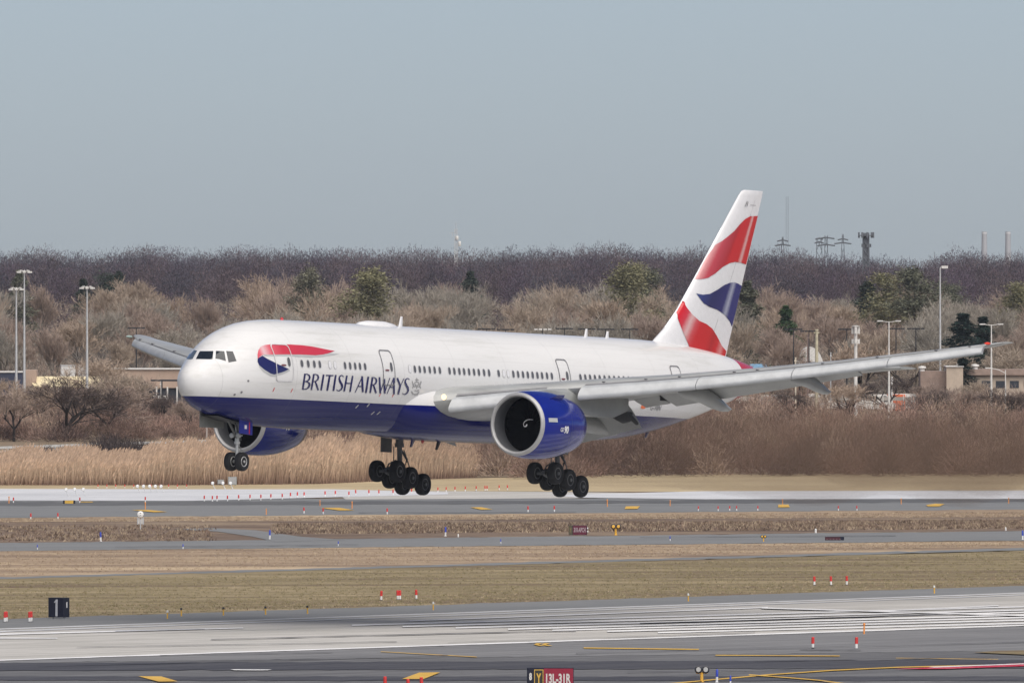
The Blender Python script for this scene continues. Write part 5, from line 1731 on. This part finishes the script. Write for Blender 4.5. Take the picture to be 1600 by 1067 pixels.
# cellular antenna pole, white
x, y, _z = G(1337, 655)
H = zof(512, y)
e = empty('antenna_pole', (x, y, 0))
mb = MB(); mb.tube([(0, 0, 0), (0, 0, H)], [.26, .2], 12); mb.build('pole', M_concw, e, smooth=60)
for zz in (H - .35, H - 1.75):
    for k in range(3):
        a = 2 * math.pi * k / 3 + .5
        mb = MB(); mb.bevbox((.42 * math.cos(a), .42 * math.sin(a), zz), (.34, .34, .85 if zz > H - 1 else .6), .06); mb.build('antenna_panel', M_concw, e)
mb = MB(); mb.lathe([(H + .1, .5), (H + .25, .55), (H + .3, .1)], (0, 0, 0), 'Z', 12); mb.build('cap', M_concw, e)
tag(e, 'thick white pole with clustered antenna panels behind the port wing', 'antenna pole')

# far towers on the skyline
M_tower = simple('tower_steel', (.10, .11, .125), .7)  # one even blue-grey for the skyline towers
def lattice(name, px, yt, yb_, d, w0, w1, label, cat, arms=(), top_extra=0, mat=None, bars=6, rr=.12, group=None):
    H = zof(yt, d)
    e = empty(name, (xat(px, d), d, 0))
    m_ = mat or M_tower
    mb = MB()
    for sx_ in (-1, 1):
        for sy in (-1, 1):
            mb.tube([(sx_ * w0 / 2, sy * w0 / 2, 0), (sx_ * w1 / 2, sy * w1 / 2, H)], rr, 4)
    for k in range(bars):
        q0, q1_ = k / bars, (k + 1) / bars
        a = (w0 + (w1 - w0) * q0) / 2; b_ = (w0 + (w1 - w0) * q1_) / 2
        for s_ in (-1, 1):
            mb.tube([(-s_ * a, -a, H * q0), (s_ * b_, -b_, H * q1_)], rr * .6, 4)
            mb.tube([(-s_ * a, a, H * q0), (s_ * b_, b_, H * q1_)], rr * .6, 4)
    mb.build('frame', m_, e)
    for (zz, ww) in arms:
        mb = MB(); mb.tube([(-ww / 2, 0, zof(zz, d)), (0, 0, zof(zz, d) + .4), (ww / 2, 0, zof(zz, d))], .22, 4); mb.build('crossarm', m_, e)
    tag(e, label, cat, group)
    return e, H
lattice('radio_mast', 1230, 307, 390, 5900, 1.1, .8, 'very thin tall radio mast on the skyline right of the tail fin', 'mast', bars=26, rr=.05, mat=simple('thin_mast', (.22, .25, .28), .7))
lattice('pylon', 1223, 370, 390, 5400, 3.5, .3, 'small pointed pylon below the thin radio mast', 'pylon', ((377, 3.5), (384, 5.0)), group='power pylons on the skyline')
lattice('pylon', 1291, 368, 395, 5400, 1.6, .8, 'pylon with two wide crossarms on the skyline', 'pylon', ((373, 5.2), (384, 5.6)), group='power pylons on the skyline')
lattice('pylon', 1280, 372, 395, 5500, 2.8, 1.5, 'stubby dark pylon touching the crossarm pylon', 'pylon', ((374, 2.5), (380, 3)), group='power pylons on the skyline')
lattice('pylon', 1317, 366, 395, 5500, 3.2, .3, 'slender pointed pylon left of the antenna tower', 'pylon', ((381, 5.5), (375, 3.4)), group='power pylons on the skyline')
e, H = lattice('antenna_tower', 1353, 364, 410, 4600, 1.9, 1.5, 'thick dark tower crowned with antenna panels on the skyline', 'tower', bars=12, rr=.22)
for zz, n_, rr_ in ((H - .6, 9, 2.0), (H - 3.4, 5, 1.2)):
    for k in range(n_):
        a = 2 * math.pi * k / n_
        mb = MB(); mb.box((rr_ * math.cos(a), rr_ * math.sin(a), zz), (.45, .45, 1.5 if rr_ > 1.5 else .9)); mb.build('antenna_panel', M_tower, e)
mb = MB(); mb.box((0, 0, H - .7), (3.8, 3.8, .25)); mb.box((0, 0, H * .55), (1.3, 1.3, H * .9)); mb.build('platform', M_tower, e)
e, H = lattice('antenna_mast', 712.5, 357, 390, 4700, 1.0, .6, 'slim antenna mast with two white drums on the skyline above the fuselage', 'mast', bars=14, rr=.10, mat=M_metal)
mb = MB(); mb.tube([(0, 0, H), (0, 0, H + 1.6)], .08, 6); mb.build('whip', M_metal, e)
for px, py, r_, h_ in ((714, 372, .42, 1.1), (718, 381, .38, 1.4)):
    mb = MB(); zc = zof(py, 4700); mb.lathe([(zc - h_ / 2, r_ * .8), (zc - h_ / 2 + .1, r_), (zc + h_ / 2 - .1, r_), (zc + h_ / 2, r_ * .8)], (xat(px, 4700) - e.location[0], -.6, 0), 'Z', 14); mb.build('drum_antenna', M_concw, e, smooth=50)
mb = MB(); mb.box((-.9, 0, zof(364, 4700)), (1.8, .12, .12)); mb.box((-1.0, 0, zof(367, 4700)), (.12, .12, 1.3)); mb.build('side_arm', M_metal, e)
for px, lab in ((1538, 'pale chimney above the bare trees at the right'), (1575, 'pale chimney nearest the right edge')):
    d = 6500
    H = zof(362, d)
    e = empty('chimney', (xat(px, d), d, 0))
    mb = MB(); mb.lathe([(0, 1.6), (H * .6, 1.15), (H, .95)], (0, 0, 0), 'Z', 20, True); mb.build('shaft', simple('chimney_concrete', (.36, .37, .39), .8), e, smooth=50)
    mb = MB(); mb.lathe([(H - .9, 1.02), (H - .2, 1.05)], (0, 0, 0), 'Z', 20, False); mb.build('band', simple('chimney_band', (.55, .56, .57), .8), e, smooth=50)
    tag(e, lab, 'chimney', 'two chimneys on the skyline')

# ================================================================ AIRFIELD FURNITURE
ORD = ['first', 'second', 'third', 'fourth', 'fifth', 'sixth', 'seventh', 'eighth', 'ninth', 'tenth', 'eleventh', 'twelfth', 'thirteenth', 'fourteenth', 'fifteenth',
       'sixteenth', 'seventeenth', 'eighteenth', 'nineteenth', 'twentieth', 'twenty-first', 'twenty-second', 'twenty-third', 'twenty-fourth']
M_fred = simple('marker_red', (.60, .035, .03), .5)
M_fwhite = simple('marker_white', (.74, .74, .72), .5)
M_fyel = simple('post_yellow', (.70, .40, .05), .5)
M_fblue = simple('marker_blue', (.03, .06, .42), .4)
M_fora = simple('marker_orange', (.75, .28, .06), .5)
M_blk = simple('black_paint', (.012, .013, .02), .45)
def marker_proto(name, parts):
    e = empty(name)
    for nm, prof, mat in parts:
        mb = MB(); mb.lathe(prof, (0, 0, 0), 'Z', 14); mb.build(nm, mat, e, smooth=40)
    return e
def place(proto, px, py, label, cat, group, k=1.0, used=set()):
    if proto.name not in used:
        used.add(proto.name); o = proto
    else:
        o = proto.copy(); col.objects.link(o)
        for ch in PKIDS[proto.name]:
            c_ = ch.copy(); col.objects.link(c_); c_.parent = o
    o.location = G(px, py); o.scale = (k * (.62 if py < 830 else .85), k * (.62 if py < 830 else .85), k * (.85 if py < 830 else 1))
    o.rotation_euler = (random.uniform(-.03, .03), random.uniform(-.04, .04), random.uniform(0, 6))
    tag(o, label, cat, group)
    return o
p_red = marker_proto('marker_post', [('base', [(0, .16), (.03, .16), (.05, .10)], M_blk), ('white_sleeve', [(.05, .085), (.28, .085), (.29, .07)], M_fwhite), ('red_sleeve', [(.29, .10), (.60, .095), (.63, .06)], M_fred)])
p_edge = marker_proto('edge_light', [('stem', [(0, .09), (.02, .09), (.03, .05), (.36, .05), (.37, .07)], M_fyel), ('lamp', [(.37, .08), (.45, .085), (.52, .05)], simple('lamp_glass', (.62, .62, .58), .2))])
p_edgeb = marker_proto('edge_light', [('stem', [(0, .09), (.02, .09), (.03, .05), (.38, .05), (.39, .07)], M_fyel), ('lamp', [(.39, .075), (.48, .08), (.52, .05)], M_blk)])
p_blue = marker_proto('taxiway_light', [('stem', [(0, .12), (.03, .12), (.04, .07), (.30, .07)], M_fwhite), ('blue_top', [(.30, .075), (.62, .075), (.68, .04)], M_fblue)])
p_ora = marker_proto('orange_post', [('stem', [(0, .06), (.55, .055)], M_fora), ('cap', [(.55, .08), (.62, .08), (.66, .04)], M_fora)])
PKIDS = {p.name: list(p.children) for p in (p_red, p_edge, p_edgeb, p_blue, p_ora)}
def row(proto, pts, fmt, cat, group, k=1.0):
    for i, (px, py) in enumerate(pts): place(proto, px, py, fmt % ORD[i], cat, group, k)
RWG = 'red and white marker posts'
place(p_red, 7.5, 972, 'left post of the red and white pair at the left edge', 'marker post', RWG, 1.0)
place(p_red, 10.5, 971.5, 'right post of the red and white pair at the left edge', 'marker post', RWG, 1.0)
place(p_red, 46, 972, 'left post of the red and white pair beside the black number sign', 'marker post', RWG, 1.0)
place(p_red, 49, 971.5, 'right post of the red and white pair beside the black number sign', 'marker post', RWG, 1.0)
row(p_red, [(595.5, 937.5), (621.5, 936.8), (625, 936.8), (650.5, 935.8)], '%s from the left of four red and white posts on the near grass', 'marker post', RWG, .95)
row(p_red, [(1272.5, 914.5), (1298.5, 914.3), (1323, 913.8)], '%s from the left of three red and white posts on the grass at the right', 'marker post', RWG, .95)
place(p_red, 1270, 1013.5, 'left of two red and white posts on the dark asphalt at the right', 'marker post', RWG, 1.05)
place(p_red, 1338, 1013.8, 'right of two red and white posts on the dark asphalt at the right', 'marker post', RWG, 1.05)
row(p_red, [(601.5, 1077), (638, 1081), (659, 1078)], '%s from the left of three red tips along the bottom edge', 'marker post', RWG, 1.05)
row(p_red, [(48, 812), (90.5, 811.5), (475, 802.5), (505, 803.5), (605, 804), (825, 800.5), (866, 800)], '%s from the left of the posts on the near edge of the far runway', 'marker post', RWG, 1.0)
row(p_red, [(1091, 798.5), (1122, 798.5), (1140, 798), (1151, 798), (1184, 798), (1310, 798), (1339, 798)], '%s from the left of the short posts beyond the brown heath at the right', 'marker post', RWG, .8)
row(p_red, [(21, 786), (124.5, 786), (227, 785)], '%s from the left of the posts at the near edge of the pale apron', 'marker post', RWG, .95)
row(p_red, [(319, 783.5), (332, 784), (339, 783.5), (355.5, 783.5), (373, 782.5), (390.5, 782), (407.5, 782), (423, 781), (441, 780.5), (454, 779), (464.5, 778), (475, 778), (508, 776.5), (524, 776), (545, 777), (556, 774.5), (576.5, 774.5), (592, 774.5), (614, 774), (643, 772), (662, 771.5)],
    '%s from the left in the long line of posts across the pale apron', 'marker post', RWG, 1.0)
row(p_red, [(684, 769.5), (697, 769), (711, 768.5), (727, 768), (744, 767.5), (758, 767), (761, 767), (780, 766), (793, 766)], '%s from the left of the posts between the two main landing gears', 'marker post', RWG, .9)
row(p_red, [(153, 763), (167, 763), (181, 763), (195, 763), (209, 763), (223, 763), (236, 763), (250, 763), (263.5, 763), (277, 763), (291.5, 763)], '%s from the left of the tiny red stakes along the foot of the reeds', 'marker post', 'red stakes at the foot of the reeds', .7)
place(p_edge, 261.5, 966.5, 'white topped edge light left of the row of dark topped ones', 'edge light', 'runway edge lights', 1.0)
row(p_edgeb, [(283.5, 962.8), (349, 961.5), (415, 960.3), (480.5, 959)], '%s from the left of four dark topped edge lights', 'edge light', 'runway edge lights', 1.0)
place(p_edge, 677, 953, 'white topped edge light below the port main wheels, on the near runway shoulder', 'edge light', 'runway edge lights', 1.0)
place(p_edge, 1075.5, 939.5, 'white topped edge light near the middle right of the runway shoulder', 'edge light', 'runway edge lights', 1.0)
place(p_edge, 1460, 927, 'white topped edge light at the right of the runway shoulder', 'edge light', 'runway edge lights', 1.0)
place(p_ora, 1350, 991, 'orange post beside the runway edge line at the right', 'marker post', None, 1.0)
row(p_ora, [(14, 787), (227, 796), (550, 795), (949, 792)], '%s from the left of the orange posts on the far runway', 'marker post', 'orange posts on the far runway', 1.15)
row(p_ora, [(416, 804.5), (500, 791), (1047, 791), (1223, 789), (1408, 788), (1576, 787)], '%s from the left of the small orange stakes around the far runway', 'marker post', 'small orange stakes', .95)
TB = 'blue taxiway edge lights'
row(p_blue, [(157.5, 845.5), (421.5, 842.5), (696, 837.5), (1598, 843)], '%s from the left of the tall blue lights on the far side of the taxiway', 'taxiway light', TB, 1.05)
row(p_blue, [(58.5, 858.5), (286, 857.5), (528.5, 853), (782.5, 849.5), (1047, 845)], '%s from the left of the short blue lights on the near side of the taxiway', 'taxiway light', TB, .55)
place(p_blue, 1120, 1066, 'left of two blue lights at the bottom right', 'taxiway light', TB, 1.0)
place(p_blue, 1141, 1070.5, 'right of two blue lights at the bottom right', 'taxiway light', TB, .75)
p_w = marker_proto('white_post', [('stem', [(0, .09), (.25, .09)], M_fwhite), ('cap', [(.25, .10), (.34, .06)], M_fwhite)])
PKIDS[p_w.name] = list(p_w.children)
place(p_w, 1274.5, 832.5, 'small white post beside the taxiway right of the low dark sign', 'marker post', 'small white posts', 1)
place(p_w, 1571.5, 829, 'small white post beside the taxiway at the far right', 'marker post', 'small white posts', 1)
place(p_w, 716, 839, 'small white post beside the taxiway below the gap between the landing gears', 'marker post', 'small white posts', .7)
# approach lamps on little stands
def lampstand(px, py, label):
    x, y, _z = G(px, py)
    e = empty('approach_lamp', (x, y, 0))
    mb = MB(); mb.tube([(.25, 0, 0), (.05, 0, .35), (0, 0, .6)], .035, 6); mb.box((.25, 0, .02), (.3, .3, .04)); mb.build('stand', M_metal, e)
    mb = MB(); mb.lathe([(-.12, .10), (0, .13), (.08, .15), (.12, .11)], (-.05, 0, .66), 'Y', 14); mb.build('lamp', M_fwhite, e, smooth=40)
    tag(e, label, 'lamp', 'approach lamps on the pale apron')
for i, (px, py) in enumerate([(104, 776.5), (117.5, 776), (131, 776), (215.5, 771), (225, 771), (234.5, 771), (243.5, 771), (252.5, 771), (333, 766), (349, 766), (361, 766)]):
    lampstand(px, py, '%s from the left of the round approach lamps on the pale apron' % ORD[i])
# white round reflector on a mesh stand
x, y, _z = G(219.5, 829)
e = empty('round_beacon', (x, y, 0))
mb = MB(); mb.tube([(0, 0, 0), (0, 0, .9)], .05, 8)
for s_ in (-1, 1): mb.tube([(s_ * .22, 0, .5), (s_ * .22, 0, 1.05)], .045, 6)
mb.build('stand', M_metal, e)
mb = MB()
for s_ in (-1, 1): mb.box((s_ * .14, .02, .78), (.17, .06, .5))
mb.build('side_box', simple('pale_box', (.55, .53, .49), .7), e)
mb = MB(); mb.lathe([(-.12, .18), (-.09, .24), (.05, .25), (.12, .18)], (0, 0, 1.28), 'Y', 24)
bb = mb.build('lamp_housing', simple('bright_white', (.80, .80, .76), .35), e, smooth=40)
for s_ in (.09, -.09):
    mb = MB(); mb.box((0, -.125, 1.28 + s_), (.10, .02, .035)); mb.build('vent_slot', M_dkmetal, bb)
tag(e, 'round white beacon on a stand in the grass before the far runway', 'beacon')
# guard lights (yellow posts with two dark rimmed lamps)
def guard_light(px, py, k, label, lit=False):
    e = empty('guard_light', G(px, py), .1); e.scale = (k, k, k)
    mb = MB(); mb.lathe([(0, .12), (.03, .12), (.05, .07), (.42, .07)], (0, 0, 0), 'Z', 12); mb.box((0, 0, .42), (.5, .08, .08)); mb.build('stem', M_fyel, e)
    for s_ in (-.16, .16):
        mb = MB(); mb.lathe([(-.12, .14), (-.10, .17), (.06, .15), (.10, .08)], (s_, 0, .56), 'Y', 20); h_ = mb.build('housing', M_blk, e, smooth=40)
        mb = MB(); mb.lathe([(-.135, .09), (-.125, .105)], (s_, 0, .56), 'Y', 20); mb.build('lens', M_fyel if lit else M_lgrey, h_)
    tag(e, label, 'guard light', 'yellow twin guard lights')
guard_light(1096.5, 1065.5, 1.15, 'yellow post with two dark rimmed lamps at the bottom right')
guard_light(962, 836, 1.2, 'yellow post with two lamps right of the red sign with white letters', True)
guard_light(1193, 846, .7, 'small yellow twin lamp on the taxiway left of the low dark sign', True)

# ---- signs
M_signk = simple('sign_black', (.008, .009, .022), .4)
M_signr = simple('sign_red', (.27, .012, .035), .45, vary=.15)
M_signrd = simple('sign_dark_red', (.11, .015, .035), .5)
M_signy = simple('sign_yellow', (.62, .38, .06), .5)
M_signol = simple('sign_olive', (.09, .08, .045), .5)
M_letter = simple('letter_white', (.62, .60, .56), .5)
M_letterg = simple('letter_grey', (.45, .46, .48), .5)
def sign_box(name, px, py, W, H, dep, rz, leg, face_mats, label, cat='sign'):
    """box on legs; the face looks toward -y before turning by rz"""
    e = empty(name, G(px, py), rz)
    mb = MB(); mb.bevbox((0, 0, leg + H / 2), (W, dep, H), .03); body = mb.build('cabinet', M_signk, e)
    for s_ in (-1, 1):
        mb = MB(); mb.tube([(s_ * W * .36, 0, 0), (s_ * W * .36, 0, leg)], .03, 8); mb.box((s_ * W * .36, 0, .015), (.16, .16, .03)); mb.build('leg', M_metal, e)
    tag(e, label, cat)
    return e, body
# distance-remaining sign with the 1
e, b = sign_box('distance_sign', 92, 966.5, 1.12, 1.16, .62, math.radians(-32), .10, None, 'black square sign box with a white number one at the left of the near runway')
mb = MB(); mb.add([(x, -.318, .10 + z) for x, z in ((-.40, .05), (.40, .05), (.40, 1.10), (-.40, 1.10))], [(0, 1, 2, 3)]); mb.build('face', M_signk, b)
mb = MB()
P1_ = [(-.02, .07), (.12, .07), (.13, 1.06), (.03, 1.06), (-.13, .88), (-.06, .86), (-.01, .92)]
mb.prism(P1_, -.345, -.322, lambda x, z, y: (x, y, .10 + z)); mb.build('numeral', M_letterg, b)
mb = MB(); text_on(mb, '1', lambda u, v: (.566, u * 1.0, .84 + v), .13, .34, .02); mb.build('side_numeral', M_fwhite, b)
# mandatory sign at the bottom: 8 | Y | 13L-31R
e, b = sign_box('runway_sign', 860, 1077, 2.32, 1.0, .30, math.radians(-3), .10, None, 'long sign reading Y and 13L-31R in a black and red cabinet at the bottom edge')
def face(mb, x0, x1, z0, z1, y=-.155):
    mb.add([(x0, y, z0), (x1, y, z0), (x1, y, z1), (x0, y, z1)], [(0, 1, 2, 3)])
mb = MB(); face(mb, -.32, 1.14, .14, 1.06); mb.build('red_panel', M_signr, b)
mb = MB(); face(mb, -.80, -.34, .16, 1.01); yb2 = mb.build('yellow_border', M_signy, b)
mb = MB(); face(mb, -.765, -.375, .20, .97, -.160); mb.build('black_panel', simple('sign_soot', (.03, .028, .02), .5), yb2)
mb = MB(); text_on(mb, 'Y', lambda u, v: (-.57 + u, -.168, .57 + v), .24, .50, .035); mb.build('letter', M_signy, b)
mb = MB(); text_on(mb, '13L-31R', lambda u, v: (.41 + u, -.162, .56 + v), 1.24, .50, .035); mb.build('letters', M_letter, b)
mb = MB(); text_on(mb, '8', lambda u, v: (-.98 + u, -.162, .66 + v), .14, .38, .05); mb.build('numeral', M_letter, b)
# 31R-APCH sign
e, b = sign_box('approach_sign', 903, 836.5, 1.40, .72, .26, math.radians(-8), .06, None, 'dark red sign reading 31R-APCH beside the taxiway')
mb = MB(); face(mb, -.37, .68, .08, .76, -.135); mb.build('red_panel', M_signrd, b)
mb = MB(); face(mb, -.69, -.40, .08, .76, -.135); mb.build('olive_panel', M_signol, b)
mb = MB(); text_on(mb, 'Y', lambda u, v: (-.545 + u, -.14, .42 + v), .13, .34, .03); mb.build('letter', simple('dull_yellow', (.22, .17, .06), .5), b)
mb = MB(); text_on(mb, '31R-APCH', lambda u, v: (.155 + u, -.14, .44 + v), .90, .36, .03); mb.build('letters', simple('letter_dusty', (.40, .33, .35), .5), b)
mb = MB()
for z in (.30, .55): mb.lathe([(.70, .05), (.76, .09), (.80, .05)], (0, -.02, z), 'X', 12)
mb.build('end_lamp', M_fwhite, b)
e, b = sign_box('low_sign', 1304, 844.5, 1.42, .26, .22, math.radians(-4), .04, None, 'low dark red sign lying along the taxiway at the right')
mb = MB(); face(mb, -.69, .42, .06, .28, -.115); mb.build('red_panel', simple('sign_maroon', (.065, .012, .02), .5), b)
mb = MB()
for k in range(5): mb.box((-.55 + k * .24, -.118, .13), (.08, .006, .06))
mb.build('letters', simple('letter_dim', (.20, .12, .13), .5), b)
e, b = sign_box('arrow_sign', 108, 787.5, 1.05, .28, .2, 0, .05, None, 'low yellow sign with black ends on the pale apron edge')
mb = MB(); face(mb, -.36, .36, .07, .32, -.105); mb.build('yellow_panel', M_signy, b)
# grey equipment cabinets at the foot of the reeds
for px, py, W, H, lab in ((363, 759, .80, .72, 'largest grey cabinet at the foot of the reeds below the nose wheels'), (345, 758, .62, .40, 'low grey cabinet left of the largest one at the foot of the reeds'), (379, 750.5, .40, .55, 'small bluish cabinet right of the largest one at the foot of the reeds')):
    e = empty('equipment_cabinet', G(px, py))
    if py < 755: e.location = G(px, 757)
    z0 = .12 if py > 755 else .45
    mb = MB(); mb.bevbox((0, 0, z0 + H / 2), (W, .4, H), .04); mb.build('cabinet', simple('cabinet_grey_%d' % px, (.27, .30, .31) if py > 755 else (.30, .42, .46), .6), e)
    mb = MB(); mb.box((0, -.21, z0 + H / 2), (W * .8, .02, H * .8)); mb.build('door', simple('cabinet_door_%d' % px, (.33, .34, .35), .6), e)
    for s_ in (-1, 1):
        mb = MB(); mb.tube([(s_ * W * .35, 0, 0), (s_ * W * .35, 0, z0)], .03, 6); mb.build('leg', M_metal, e)
    tag(e, lab, 'cabinet', 'equipment cabinets by the reeds')

# ================================================================ AIR
em = bpy.data.materials.new('exhaust_air')
em.use_nodes = True
n_ = em.node_tree
n_.nodes.clear()
eo = n_.nodes.new('ShaderNodeOutputMaterial')
ev = n_.nodes.new('ShaderNodeVolumePrincipled')
ev.inputs['Color'].default_value = (.30, .20, .14, 1)  # brown tint stands in for scrub blurred by heat shimmer
ev.inputs['Density'].default_value = .055
n_.links.new(ev.outputs[0], eo.inputs['Volume'])
for sgn in (1, -1):
    mb = MB(); R = []
    for i in range(34):
        q_ = i / 33
        x = 27.0 + 95 * q_
        r = (.9 + 2.1 * min(1, q_ * 1.8) ** .7) * (math.sin(min(1, q_ * 12) * math.pi / 2) * math.sin(min(1, (1 - q_) * 6) * math.pi / 2) + .01)
        c0 = ACM @ Vector(A(x, sgn * 9.5, -2.6))
        c0.z = max(9.0, c0.z - 1.0 * q_) + .35 * math.sin(i * .9)
        R.append([c0 + Vector(lf) * (r * (1 + .10 * math.sin(3 * k * math.pi / 9 + i * .7)) * math.cos(2 * math.pi * k / 18)) + Vector((0, 0, 1)) * (r * (.9 + .10 * math.sin(2 * k * math.pi / 9 + i * 1.1)) * math.sin(2 * math.pi * k / 18)) for k in range(18)])
    mb.rings(R)
    o_ = mb.build('exhaust_haze', em, smooth=80)
    tag(o_, 'brown haze standing in for heat shimmer behind the %s engine' % ('port' if sgn > 0 else 'starboard'), 'exhaust haze', kind='stuff')
hz = bpy.data.materials.new('haze_air')
hz.use_nodes = True
n_ = hz.node_tree
n_.nodes.clear()
ho = n_.nodes.new('ShaderNodeOutputMaterial')
pv = n_.nodes.new('ShaderNodeVolumePrincipled')
pv.inputs['Color'].default_value = (.72, .80, .92, 1)
pv.inputs['Density'].default_value = HAZE
pv.inputs['Anisotropy'].default_value = 0.0
n_.links.new(pv.outputs[0], ho.inputs['Volume'])
mb = MB()
mb.box((0, 3900, 29.5), (2400, 8200, 61))
hzo = mb.build('haze', hz)
tag(hzo, kind='stuff')
tag(hzo, 'thin pale air haze over the whole field', 'haze')
